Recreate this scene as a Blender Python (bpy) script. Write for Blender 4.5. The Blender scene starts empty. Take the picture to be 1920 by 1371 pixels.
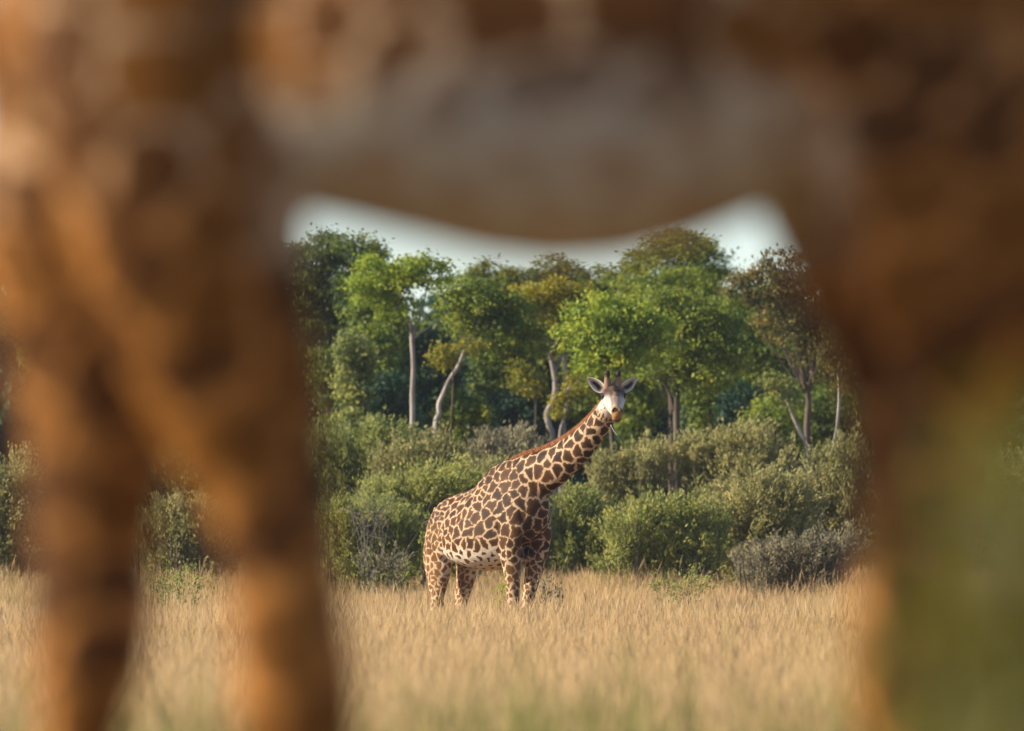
import bpy, math, random
import numpy as np
from mathutils import Vector, Matrix, kdtree, noise as mnoise

RNG = np.random.default_rng(7)
random.seed(7)
SC = bpy.context.scene
COL = SC.collection

# ------------------------------------------------------------------ camera, sky, sun, exposure
F = 21333.0            # focal length in photo pixels (400 mm on 36 mm, 1920 px wide)
CZ = 2.23              # camera height above the far field
HY = 960.0             # photo row of the horizon
GD = 125.0             # distance of the focused giraffe


def W(px, py, Y):
    """photo position of something standing Y metres away -> world point"""
    return Vector(((px - 960.0) / F * Y, Y, CZ + (HY - py) / F * Y))


cam = bpy.data.cameras.new('camera')
cam_o = bpy.data.objects.new('camera', cam)
COL.objects.link(cam_o)
cam.sensor_width = 36
cam.lens = 400
cam.clip_start = 0.5
cam.clip_end = 12000
cam_o.location = (0, 0, CZ)
cam_o.rotation_euler = (math.radians(90) + math.atan((HY - 685.5) / F), 0, 0)
cam.dof.use_dof = True
cam.dof.focus_distance = GD - 0.6
cam.dof.aperture_fstop = 3.0
SC.camera = cam_o

SUN_DIR = Vector((-0.86, -0.05, 0.42)).normalized()      # towards the sun
elev = math.asin(SUN_DIR.z)
azim = math.atan2(SUN_DIR.x, SUN_DIR.y)                   # from +Y towards +X
world = bpy.data.worlds.new('World')
SC.world = world
world.use_nodes = True
wn = world.node_tree.nodes
wl = world.node_tree.links
wn.clear()
w_out = wn.new('ShaderNodeOutputWorld')
w_bg = wn.new('ShaderNodeBackground')
sky = wn.new('ShaderNodeTexSky')
sky.sky_type = 'NISHITA'
sky.sun_disc = False
sky.sun_elevation = elev
sky.sun_rotation = azim
sky.air_density = 0.8
sky.dust_density = 0.1
sky.ozone_density = 2.5
w_bg.inputs['Strength'].default_value = 0.09
tint = wn.new('ShaderNodeMix'); tint.data_type = 'RGBA'; tint.blend_type = 'MULTIPLY'
tint.inputs['Factor'].default_value = 1.0
tint.inputs['B'].default_value = (0.92, 0.93, 0.99, 1)
wl.new(sky.outputs['Color'], tint.inputs['A'])
wl.new(tint.outputs['Result'], w_bg.inputs['Color'])
wl.new(w_bg.outputs['Background'], w_out.inputs['Surface'])

sun = bpy.data.lights.new('sun', 'SUN')
sun.energy = 4.9
sun.angle = math.radians(0.53)
sun.color = (1.0, 0.88, 0.70)
sun_o = bpy.data.objects.new('sun', sun)
COL.objects.link(sun_o)
sun_o.rotation_euler = SUN_DIR.to_track_quat('Z', 'Y').to_euler()
sun_o.location = (-40, -10, 40)

SC.view_settings.view_transform = 'Standard'
SC.view_settings.look = 'None'
SC.view_settings.exposure = 1.0
SC.view_settings.gamma = 1
SC.view_settings.use_curve_mapping = False
SC.cycles.use_denoising = True
SC.cycles.max_bounces = 6
SC.cycles.transparent_max_bounces = 4


# ------------------------------------------------------------------ helpers
def smooth(a, b, x):
    t = np.clip((np.asarray(x, float) - a) / (b - a), 0, 1)
    return t * t * (3 - 2 * t)


def tag(o, label=None, cat=None, group=None, kind=None):
    if label: o['label'] = label
    if cat: o['category'] = cat
    if group: o['group'] = group
    if kind: o['kind'] = kind
    return o


def empty(name, loc, rz=0.0, scale=1.0):
    o = bpy.data.objects.new(name, None)
    COL.objects.link(o)
    o.location = loc
    o.rotation_euler = (0, 0, rz)
    o.scale = (scale,) * 3
    o.empty_display_size = 0.2
    return o


def mesh_np(name, V, faces_list, mat=None, attrs=None, smooth_shade=False):
    """faces_list: list of int arrays (n,k) with constant k each"""
    V = np.asarray(V, np.float32)
    me = bpy.data.meshes.new(name)
    me.vertices.add(len(V))
    me.vertices.foreach_set('co', V.ravel())
    loops = np.concatenate([f.ravel() for f in faces_list]).astype(np.int32)
    sizes = np.concatenate([np.full(len(f), f.shape[1], np.int32) for f in faces_list])
    starts = np.concatenate([[0], np.cumsum(sizes)[:-1]]).astype(np.int32)
    me.loops.add(len(loops))
    me.loops.foreach_set('vertex_index', loops)
    me.polygons.add(len(sizes))
    me.polygons.foreach_set('loop_start', starts)
    me.update(calc_edges=True)
    me.validate()
    if smooth_shade:
        me.polygons.foreach_set('use_smooth', np.ones(len(me.polygons), bool))
    if mat: me.materials.append(mat)
    for k, a in (attrs or {}).items():
        put_attr(me, k, a)
    return me


def put_attr(me, k, a):
    a = np.asarray(a, np.float32)
    if a.ndim == 1:
        at = me.attributes.new(k, 'FLOAT', 'POINT')
        at.data.foreach_set('value', a)
    elif a.shape[1] == 3:
        at = me.attributes.new(k, 'FLOAT_VECTOR', 'POINT')
        at.data.foreach_set('vector', a.ravel())
    else:
        at = me.attributes.new(k, 'FLOAT_COLOR', 'POINT')
        at.data.foreach_set('color', a.ravel())


def link(name, me, parent=None):
    o = bpy.data.objects.new(name, me)
    COL.objects.link(o)
    if parent: o.parent = parent
    return o


def cr(P, n):
    """Catmull-Rom resample of rows of P into n rows"""
    P = np.asarray(P, float)
    m = len(P)
    t = np.linspace(0, m - 1, n)
    i = np.minimum(t.astype(int), m - 2)
    u = (t - i)[:, None]
    p0 = P[np.maximum(i - 1, 0)]; p1 = P[i]; p2 = P[i + 1]; p3 = P[np.minimum(i + 2, m - 1)]
    return 0.5 * ((2 * p1) + (-p0 + p2) * u + (2 * p0 - 5 * p1 + 4 * p2 - p3) * u ** 2 + (-p0 + 3 * p1 - 3 * p2 + p3) * u ** 3)


class Geo:
    """collects closed tubes and blobs into one vertex / face list"""
    def __init__(s):
        s.V = []; s.F4 = []; s.F3 = []; s.n = 0

    def ring_tube(s, C, A, B, ra, rb, seg=20, egg=0.0, pw=1.0):
        n = len(C)
        t = np.linspace(0, 2 * np.pi, seg, endpoint=False)
        ct, st = np.cos(t), np.sin(t)
        ct = np.sign(ct) * np.abs(ct) ** pw
        st = np.sign(st) * np.abs(st) ** pw
        base = s.n
        for i in range(n):
            w = ra[i] * ct * (1 - egg * st)
            s.V.append(C[i] + np.outer(w, A[i]) + np.outer(rb[i] * st, B[i]))
        s.V.append(np.array([C[0], C[-1]]))
        k = np.arange(seg); k2 = (k + 1) % seg
        for i in range(n - 1):
            a = base + i * seg
            s.F4.append(np.stack([a + k, a + k2, a + seg + k2, a + seg + k], 1))
        c0 = base + n * seg
        s.F3.append(np.stack([np.full(seg, c0), base + k2, base + k], 1))
        e = base + (n - 1) * seg
        s.F3.append(np.stack([np.full(seg, c0 + 1), e + k, e + k2], 1))
        s.n += n * seg + 2

    def tube(s, P, n=16, seg=14, side=(0, 1, 0), egg=0.0, pw=1.0):
        """rows of P: x y z ra rb; ra along the side vector, rb along the other normal"""
        Q = cr(P, n)
        C = Q[:, :3]
        T = np.gradient(C, axis=0)
        T /= np.linalg.norm(T, axis=1)[:, None] + 1e-9
        S = np.asarray(side, float)
        A = S - (T @ S)[:, None] * T
        A /= np.linalg.norm(A, axis=1)[:, None]
        B = np.cross(T, A)
        flip = np.where(B[:, 2] < -1e-6, -1, 1) if abs(T[:, 2]).mean() < 0.8 else np.ones(n)
        s.ring_tube(C, A, B * flip[:, None], np.maximum(Q[:, 3], 1e-3), np.maximum(Q[:, 4], 1e-3), seg, egg, pw)

    def limb(s, P, n=8, seg=6):
        """rows: x y z r"""
        P = np.asarray(P, float)
        Q = np.concatenate([P, P[:, 3:4]], 1)
        d = P[-1, :3] - P[0, :3]
        side = (0, 1, 0) if abs(d[1]) < 0.7 * np.linalg.norm(d) else (1, 0, 0)
        s.tube(Q, n, seg, side)

    def ball(s, c, r, M=None, seg=14, rings=9):
        ph = np.linspace(-np.pi / 2, np.pi / 2, rings + 2)[1:-1]
        c = np.asarray(c, float); r = np.asarray(r, float) * np.ones(3)
        M = np.eye(3) if M is None else np.asarray(M)
        C = np.array([c + M @ np.array([0, 0, r[2] * math.sin(p)]) for p in ph])
        s.ring_tube(C, np.tile(M[:, 0], (rings, 1)), np.tile(M[:, 1], (rings, 1)), r[0] * np.cos(ph), r[1] * np.cos(ph), seg)

    def mesh(s, name, mat=None, smooth_shade=True):
        fl = []
        if s.F4: fl.append(np.concatenate(s.F4))
        if s.F3: fl.append(np.concatenate(s.F3))
        return mesh_np(name, np.concatenate(s.V), fl, mat, None, smooth_shade)


# ------------------------------------------------------------------ materials
def new_mat(name):
    m = bpy.data.materials.new(name)
    m.use_nodes = True
    nt = m.node_tree
    b = nt.nodes['Principled BSDF']
    b.inputs['Specular IOR Level'].default_value = 0.25
    b.inputs['Roughness'].default_value = 0.7
    return m, nt, b


def ramp(nt, stops):
    r = nt.nodes.new('ShaderNodeValToRGB')
    el = r.color_ramp.elements
    while len(el) < len(stops): el.new(0.5)
    for e, (p, c) in zip(el, stops):
        e.position = p; e.color = (*c, 1)
    return r


def leaf_mat(name, dark, mid, light, transl=0.46):
    m, nt, b = new_mat(name)
    at = nt.nodes.new('ShaderNodeAttribute'); at.attribute_name = 'tone'
    r = ramp(nt, [(0.0, dark), (0.5, mid), (1.0, light)])
    nt.links.new(at.outputs['Fac'], r.inputs['Fac'])
    nt.links.new(r.outputs['Color'], b.inputs['Base Color'])
    b.inputs['Roughness'].default_value = 0.55
    tr = nt.nodes.new('ShaderNodeBsdfTranslucent')
    hs = nt.nodes.new('ShaderNodeHueSaturation')
    hs.inputs['Hue'].default_value = 0.485
    hs.inputs['Value'].default_value = 1.3
    nt.links.new(r.outputs['Color'], hs.inputs['Color'])
    nt.links.new(hs.outputs['Color'], tr.inputs['Color'])
    mx = nt.nodes.new('ShaderNodeMixShader'); mx.inputs['Fac'].default_value = transl
    nt.links.new(b.outputs[0], mx.inputs[1]); nt.links.new(tr.outputs[0], mx.inputs[2])
    nt.links.new(mx.outputs[0], nt.nodes['Material Output'].inputs['Surface'])
    return m


def bark_mat(name, c1, c2, scale=9):
    m, nt, b = new_mat(name)
    tc = nt.nodes.new('ShaderNodeTexCoord')
    mp = nt.nodes.new('ShaderNodeMapping'); mp.inputs['Scale'].default_value = (1, 1, 0.3)
    nz = nt.nodes.new('ShaderNodeTexNoise'); nz.inputs['Scale'].default_value = scale; nz.inputs['Detail'].default_value = 5
    r = ramp(nt, [(0.35, c1), (0.65, c2)])
    nt.links.new(tc.outputs['Object'], mp.inputs['Vector']); nt.links.new(mp.outputs[0], nz.inputs['Vector'])
    nt.links.new(nz.outputs['Fac'], r.inputs['Fac']); nt.links.new(r.outputs['Color'], b.inputs['Base Color'])
    bp = nt.nodes.new('ShaderNodeBump'); bp.inputs['Strength'].default_value = 0.5; bp.inputs['Distance'].default_value = 0.01
    nt.links.new(nz.outputs['Fac'], bp.inputs['Height']); nt.links.new(bp.outputs[0], b.inputs['Normal'])
    b.inputs['Roughness'].default_value = 0.85
    return m


def plain_mat(name, c, rough=0.7, spec=0.25):
    m, nt, b = new_mat(name)
    nz = nt.nodes.new('ShaderNodeTexNoise'); nz.inputs['Scale'].default_value = 40
    tc = nt.nodes.new('ShaderNodeTexCoord'); nt.links.new(tc.outputs['Object'], nz.inputs['Vector'])
    r = ramp(nt, [(0.3, tuple(x * 0.8 for x in c)), (0.7, tuple(min(1, x * 1.2) for x in c))])
    nt.links.new(nz.outputs['Fac'], r.inputs['Fac']); nt.links.new(r.outputs['Color'], b.inputs['Base Color'])
    b.inputs['Roughness'].default_value = rough
    b.inputs['Specular IOR Level'].default_value = spec
    return m


M_DARK = leaf_mat('leaf_dark', (0.046, 0.083, 0.020), (0.113, 0.169, 0.029), (0.247, 0.277, 0.044))
M_SHADED = leaf_mat('leaf_shaded', (0.013, 0.044, 0.032), (0.029, 0.077, 0.044), (0.066, 0.121, 0.052))  # teal shadow of the wood's interior put into the leaf colour
M_MID = leaf_mat('leaf_mid', (0.073, 0.119, 0.022), (0.179, 0.241, 0.031), (0.356, 0.376, 0.048))
M_BRIGHT = leaf_mat('leaf_bright', (0.096, 0.158, 0.018), (0.234, 0.317, 0.031), (0.450, 0.484, 0.053))
M_YELLOW = leaf_mat('leaf_yellow', (0.083, 0.110, 0.013), (0.228, 0.221, 0.019), (0.456, 0.376, 0.027))
M_RUST = leaf_mat('leaf_rust', (0.060, 0.062, 0.016), (0.160, 0.140, 0.032), (0.300, 0.220, 0.050))
M_OLIVE = leaf_mat('leaf_olive', (0.095, 0.114, 0.040), (0.264, 0.255, 0.089), (0.511, 0.462, 0.172))
M_OLIVEG = leaf_mat('leaf_olive_green', (0.083, 0.123, 0.036), (0.218, 0.253, 0.066), (0.438, 0.427, 0.114))
M_GREY = leaf_mat('leaf_greyish', (0.098, 0.092, 0.055), (0.228, 0.205, 0.117), (0.402, 0.356, 0.203))
M_NEAR = leaf_mat('leaf_near', (0.055, 0.065, 0.002), (0.138, 0.141, 0.002), (0.256, 0.230, 0.004), 0.35)
M_BARK_PALE = bark_mat('bark_pale', (0.17, 0.14, 0.12), (0.42, 0.36, 0.315))
M_BARK_BROWN = bark_mat('bark_brown', (0.05, 0.035, 0.025), (0.14, 0.10, 0.075))
M_TWIG = bark_mat('twig_grey', (0.06, 0.05, 0.035), (0.16, 0.13, 0.10), 20)
M_DEADTWIG = bark_mat('dead_twig', (0.09, 0.075, 0.06), (0.20, 0.17, 0.145), 20)


# ------------------------------------------------------------------ ground
def ground_z(x, y):
    x = np.asarray(x, float); y = np.asarray(y, float)
    z = 0.90 * (1 - smooth(36, 57, y))
    z = z + 0.50 * smooth(128, 150, y)
    z = z + 0.035 * np.sin(x * 0.55 + 1.3) * np.sin(y * 0.21) * smooth(40, 60, y)
    z = z + 0.02 * np.sin(x * 1.3 + y * 0.37) * smooth(40, 60, y)
    return z


def gz(x, y): return float(ground_z(x, y))


def build_ground():
    xs = np.concatenate([[-4000, -1200, -400, -150, -60], np.arange(-30, 30.1, 0.75), [60, 150, 400, 1200, 4000]])
    ys = np.concatenate([[-4000, -1000, -250, -60, -20], np.arange(-8, 215, 1.0), [260, 400, 900, 2500, 6000]])
    X, Y = np.meshgrid(xs, ys)
    V = np.stack([X, Y, ground_z(X, Y)], -1).reshape(-1, 3)
    nx, ny = len(xs), len(ys)
    i, j = np.meshgrid(np.arange(nx - 1), np.arange(ny - 1))
    a = (j * nx + i).ravel()
    Fq = np.stack([a, a + 1, a + nx + 1, a + nx], 1)
    m, nt, b = new_mat('dry_ground')
    tc = nt.nodes.new('ShaderNodeTexCoord')
    n1 = nt.nodes.new('ShaderNodeTexNoise'); n1.inputs['Scale'].default_value = 0.35; n1.inputs['Detail'].default_value = 8
    r = ramp(nt, [(0.3, (0.20, 0.15, 0.07)), (0.55, (0.36, 0.25, 0.12)), (0.75, (0.46, 0.33, 0.17))])
    nt.links.new(tc.outputs['Object'], n1.inputs['Vector']); nt.links.new(n1.outputs['Fac'], r.inputs['Fac'])
    nt.links.new(r.outputs['Color'], b.inputs['Base Color'])
    b.inputs['Roughness'].default_value = 0.95
    return tag(link('ground', mesh_np('ground', V, [Fq], m, None, True)), kind='structure')


build_ground()


def build_haze():
    v = np.array([[x, y, z] for z in (-1.2, 9.5) for y in (-4100, 6100) for x in (-4100, 4100)], float)
    f = np.array([[0, 2, 3, 1], [4, 5, 7, 6], [0, 1, 5, 4], [2, 6, 7, 3], [0, 4, 6, 2], [1, 3, 7, 5]])
    m = bpy.data.materials.new('haze_air'); m.use_nodes = True
    n = m.node_tree.nodes; n.clear()
    o = n.new('ShaderNodeOutputMaterial'); p = n.new('ShaderNodeVolumePrincipled')
    p.inputs['Color'].default_value = (0.85, 0.92, 1.0, 1)
    p.inputs['Density'].default_value = HAZE
    p.inputs['Anisotropy'].default_value = 0.2
    m.node_tree.links.new(p.outputs[0], o.inputs['Volume'])
    tag(link('haze', mesh_np('haze', v, [f], m)), 'thin pale haze over the field and the forest', kind='stuff')


HAZE = 0.00013
build_haze()


# ------------------------------------------------------------------ grass
def blade_clump(name, n, hmin, hmax, rad, width, mats, lean=0.25, heads=0.5, rng=RNG):
    V = []; Fq = []; Ft = []; tone = []; k = 0
    for i in range(n):
        a = rng.uniform(0, 2 * math.pi); r = rad * math.sqrt(rng.uniform())
        bx, by = r * math.cos(a), r * math.sin(a)
        h = rng.uniform(hmin, hmax)
        d = rng.uniform(0, 2 * math.pi); L = h * lean * rng.uniform(0.1, 1.0)
        dx, dy = math.cos(d) * L, math.sin(d) * L
        fa = rng.uniform(0, 2 * math.pi)
        sx, sy = math.cos(fa), math.sin(fa)
        t0 = rng.uniform(0, 1)
        head = rng.uniform() < heads
        w0 = width * rng.uniform(0.6, 1.3)
        prof = [(0, 1.0), (0.4, 0.85), (0.75, 0.6), (0.86, 0.45)]
        if head: prof += [(0.92, 1.7), (1.0, 0.15)]
        else: prof += [(1.0, 0.05)]
        for (t, w) in prof:
            c = np.array([bx + dx * t * t, by + dy * t * t, h * (t - 0.10 * lean * t * t)])
            ww = w0 * w * 0.5
            V.append(c + np.array([sx * ww, sy * ww, 0])); V.append(c - np.array([sx * ww, sy * ww, 0]))
            tn = np.clip(t0 * 0.6 + 0.2 + (0.2 if head and t > 0.87 else 0), 0, 1)
            tone += [tn, tn]
        m = len(prof)
        for j in range(m - 1):
            a0 = k + 2 * j
            Fq.append((a0, a0 + 1, a0 + 3, a0 + 2))
        k += 2 * m
    return bpy.data.objects.new(name, mesh_np(name, V, [np.array(Fq)], mats, {'tone': np.array(tone)}))


def grass_mat(name, stops):
    m, nt, b = new_mat(name)
    at = nt.nodes.new('ShaderNodeAttribute'); at.attribute_name = 'tone'
    oi = nt.nodes.new('ShaderNodeObjectInfo')
    ad = nt.nodes.new('ShaderNodeMath'); ad.operation = 'MULTIPLY_ADD'
    ad.inputs[1].default_value = 0.3; ad.inputs[2].default_value = -0.15
    nt.links.new(oi.outputs['Random'], ad.inputs[0])
    a2 = nt.nodes.new('ShaderNodeMath'); a2.operation = 'ADD'
    nt.links.new(at.outputs['Fac'], a2.inputs[0]); nt.links.new(ad.outputs[0], a2.inputs[1])
    r = ramp(nt, stops)
    nt.links.new(a2.outputs[0], r.inputs['Fac'])
    nt.links.new(r.outputs['Color'], b.inputs['Base Color'])
    b.inputs['Roughness'].default_value = 0.6
    tr = nt.nodes.new('ShaderNodeBsdfTranslucent'); nt.links.new(r.outputs['Color'], tr.inputs['Color'])
    mx = nt.nodes.new('ShaderNodeMixShader'); mx.inputs['Fac'].default_value = 0.5
    nt.links.new(b.outputs[0], mx.inputs[1]); nt.links.new(tr.outputs[0], mx.inputs[2])
    nt.links.new(mx.outputs[0], nt.nodes['Material Output'].inputs['Surface'])
    return m


M_STRAW = grass_mat('straw_grass', [(0.0, (0.46, 0.32, 0.155)), (0.5, (0.56, 0.38, 0.175)), (1.0, (0.68, 0.485, 0.245))])
M_GREENGRASS = grass_mat('green_grass', [(0.0, (0.10, 0.115, 0.025)), (0.5, (0.22, 0.22, 0.055)), (1.0, (0.36, 0.32, 0.10))])


def scatter(name, protos, P, rz, scl, label_kind='stuff'):
    """one grass object: the points of P carry clump copies through geometry nodes"""
    col = bpy.data.collections.new(name + '_clumps')
    for o in protos: col.objects.link(o)
    me = bpy.data.meshes.new(name)
    me.vertices.add(len(P)); me.vertices.foreach_set('co', np.asarray(P, np.float32).ravel())
    put_attr(me, 'turn', np.stack([RNG.normal(0, .06, len(P)), RNG.normal(0, .06, len(P)), rz], 1))
    put_attr(me, 'size', scl)
    ng = bpy.data.node_groups.new(name + '_nodes', 'GeometryNodeTree')
    ng.interface.new_socket('Geometry', in_out='INPUT', socket_type='NodeSocketGeometry')
    ng.interface.new_socket('Geometry', in_out='OUTPUT', socket_type='NodeSocketGeometry')
    n = ng.nodes; l = ng.links
    gi = n.new('NodeGroupInput'); go = n.new('NodeGroupOutput')
    ci = n.new('GeometryNodeCollectionInfo'); ci.inputs['Collection'].default_value = col
    ci.inputs['Separate Children'].default_value = True; ci.inputs['Reset Children'].default_value = True
    ip = n.new('GeometryNodeInstanceOnPoints'); ip.inputs['Pick Instance'].default_value = True
    a1 = n.new('GeometryNodeInputNamedAttribute'); a1.data_type = 'FLOAT_VECTOR'; a1.inputs['Name'].default_value = 'turn'
    a2 = n.new('GeometryNodeInputNamedAttribute'); a2.data_type = 'FLOAT_VECTOR'; a2.inputs['Name'].default_value = 'size'
    rv = n.new('FunctionNodeRandomValue'); rv.data_type = 'INT'
    for s in rv.inputs:
        if s.type == 'INT' and s.name == 'Min': s.default_value = 0
        if s.type == 'INT' and s.name == 'Max': s.default_value = len(protos) - 1
    l.new(gi.outputs[0], ip.inputs['Points']); l.new(ci.outputs[0], ip.inputs['Instance'])
    for s in rv.outputs:
        if s.type == 'INT' and s.enabled: l.new(s, ip.inputs['Instance Index'])
    l.new(a1.outputs[0], ip.inputs['Rotation']); l.new(a2.outputs[0], ip.inputs['Scale'])
    l.new(ip.outputs[0], go.inputs[0])
    o = link(name, me)
    md = o.modifiers.new('scatter', 'NODES'); md.node_group = ng
    tag(o, kind='stuff')
    return o


def vnoise(x, y, s, seed=0.0):
    return np.array([mnoise.noise(Vector((a * s, b * s, seed))) for a, b in zip(x, y)])


def grass_points(n, y0, y1, halfw, rng=RNG):
    y = y0 + (y1 - y0) * rng.uniform(size=n)
    x = rng.uniform(-1, 1, n) * halfw(y)
    return x, y


def build_grass():
    straw = [blade_clump('straw_clump', 170, 0.60, 1.10, 0.48, 0.0042, M_STRAW, 0.34, 0.6) for _ in range(12)]
    green = [blade_clump('green_clump', 150, 0.50, 1.02, 0.45, 0.005, M_GREENGRASS, 0.38, 0.3) for _ in range(8)]
    hw = lambda y: 3.5 + 0.062 * y
    x, y = grass_points(36000, 50, 151, hw)
    g = vnoise(x, y * 0.35, 0.9, 3.1)
    keep_green = g > 0.22 + 0.30 * smooth(70, 100, y) - 0.10 * (1 - smooth(55, 75, y)) - 0.22 * smooth(131, 142, y)
    h = 1.0 + 0.18 * vnoise(x, y, 0.5, 8.0) + RNG.normal(0, .06, len(x))
    h *= 0.55 + 0.45 * smooth(50, 62, y)
    h *= 1 + .12 * smooth(100, 112, y) * smooth(127, 123, y)
    h = np.where(y < 66, h * (1 + .16 * RNG.uniform(size=len(y))), h)
    # a shallower tuft right round the giraffe's legs
    for (msk, protos, nm, lab) in ((~keep_green, straw, 'grass', 'tall dry straw coloured grass filling the field round the giraffe'),
                                   (keep_green, green, 'green_grass', 'greener grass tufts mixed into the dry field')):
        P = np.stack([x[msk], y[msk], ground_z(x[msk], y[msk]) - 0.02], 1)
        hh = h[msk]
        o = scatter(nm, protos, P, RNG.uniform(0, 6.28, msk.sum()), np.stack([hh, hh, hh], 1))
        o['label'] = lab
    # tall greener tufts on the foot of the rise, far out of focus
    tall = [blade_clump('tall_tuft_clump', 80, 0.75, 1.30, 0.5, 0.009, M_GREENGRASS, 0.35, 0.3) for _ in range(5)]
    x, y = grass_points(1500, 45, 57, hw)
    g = vnoise(x, y, 1.1, 12.0)
    x, y = x[g > .22], y[g > .22]
    o = scatter('tall_grass', tall, np.stack([x, y, ground_z(x, y) - .02], 1), RNG.uniform(0, 6.28, len(x)), RNG.uniform(.75, 1.05, (len(x), 1)) * np.ones((1, 3)))
    o['label'] = 'tall greenish grass tufts blurred along the bottom of the view'
    # short turf on the rise where the near giraffe stands
    short = [blade_clump('turf_clump', 50, 0.10, 0.32, 0.25, 0.010, M_GREENGRASS, 0.5, 0.1) for _ in range(5)]
    dry = [blade_clump('dry_turf_clump', 50, 0.10, 0.32, 0.25, 0.010, M_STRAW, 0.5, 0.1) for _ in range(5)]
    x, y = grass_points(5000, 3, 52, lambda y: 3.0 + 0.06 * y)
    o = scatter('turf', dry, np.stack([x, y, ground_z(x, y) - 0.02], 1), RNG.uniform(0, 6.28, len(x)), RNG.uniform(.8, 1.4, (len(x), 1)) * np.ones((1, 3)))
    o['label'] = 'short dry turf on the rise below the near giraffe'
    # far turf in front of and under the trees
    x, y = grass_points(5000, 150, 205, lambda y: 14 + 0 * y)
    o = scatter('undergrowth', short, np.stack([x, y, ground_z(x, y) - 0.02], 1), RNG.uniform(0, 6.28, len(x)), RNG.uniform(1.2, 2.2, (len(x), 1)) * np.ones((1, 3)))
    o['label'] = 'low green undergrowth beneath the forest trees'


build_grass()


# ------------------------------------------------------------------ leaves
def leaf_mesh(name, P, D, N, L, Wd, tone, mat):
    """each leaf a folded diamond of two triangles: centre P, length dir D, normal N"""
    n = len(P)
    D = D / (np.linalg.norm(D, axis=1)[:, None] + 1e-9)
    S = np.cross(D, N); S /= np.linalg.norm(S, axis=1)[:, None] + 1e-9
    N2 = np.cross(S, D)
    L = L[:, None]; Wd = Wd[:, None]
    fold = 0.18 * Wd
    V = np.empty((n, 4, 3), np.float32)
    V[:, 0] = P - D * L * 0.5
    V[:, 1] = P + S * Wd * 0.5 + N2 * fold - D * L * 0.08
    V[:, 2] = P + D * L * 0.5
    V[:, 3] = P - S * Wd * 0.5 + N2 * fold - D * L * 0.08
    i = np.arange(n) * 4
    Ft = np.concatenate([np.stack([i, i + 1, i + 2], 1), np.stack([i, i + 2, i + 3], 1)])
    return mesh_np(name, V.reshape(-1, 3), [Ft], mat, {'tone': np.repeat(np.clip(tone, 0, 1), 4)})


def unit(n, rng):
    d = rng.normal(size=(n, 3))
    return d / np.linalg.norm(d, axis=1)[:, None]


def crown_leaves(lobes, dens, clump_r, leaf, rng, flat=0.6, tone_c=0.45, tone_var=0.22, gap=0.0, inner=0.25):
    """leaf clumps spread over lobes (centre, radii); returns P, D, N, L, Wd, tone"""
    out = [[] for _ in range(6)]
    for (c, r) in lobes:
        c = np.asarray(c, float); r = np.asarray(r, float)
        area = 4 * math.pi * ((r[0] * r[1]) ** 1.6 / 3 + (r[0] * r[2]) ** 1.6 / 3 + (r[1] * r[2]) ** 1.6 / 3) ** (1 / 1.6)
        nc = max(6, int(area / (clump_r ** 2 * 1.5)))
        u = unit(nc, rng)
        drop = (u[:, 2] < -0.35) & (rng.uniform(size=nc) < 0.45)
        if gap: drop |= rng.uniform(size=nc) < gap
        u = u[~drop]; nc = len(u)
        lump = np.array([mnoise.noise(Vector(tuple(c * 3.1 + v * 1.9))) for v in u])
        rad = 0.87 + 0.24 * lump + rng.normal(0, 0.05, nc)
        rad = np.minimum(rad, 1.06)
        rad = np.where(rng.uniform(size=nc) < inner, rad * rng.uniform(0.45, 0.9, nc), rad)
        cc = c + u * r * rad[:, None]
        ct = tone_c + rng.normal(0, tone_var, nc) + 0.15 * lump
        cs = clump_r * rng.uniform(0.6, 1.35, nc)
        nl = np.maximum(3, (dens * (cs / clump_r) ** 2 * rng.uniform(0.7, 1.3, nc)).astype(int))
        idx = np.repeat(np.arange(nc), nl)
        n = len(idx)
        off = rng.normal(size=(n, 3)) * np.array([1, 1, flat]) * 0.47
        p = cc[idx] + off * cs[idx][:, None]
        od = off / (np.linalg.norm(off, axis=1)[:, None] + 1e-6)
        nrm = od * .75 + u[idx] * 0.40 + np.array([0, 0, 0.30]) + unit(n, rng) * 0.5
        d = unit(n, rng) + u[idx] * 0.4 + np.array([0, 0, -0.35])
        Lf = leaf * rng.uniform(0.55, 1.6, n)
        out[0].append(p); out[1].append(d); out[2].append(nrm); out[3].append(Lf); out[4].append(Lf * rng.uniform(.5, .75, n))
        out[5].append(ct[idx] + rng.normal(0, 0.13, n))
    return [np.concatenate(o) for o in out]


TREES = 'trees of the forest edge behind the field'


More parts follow.
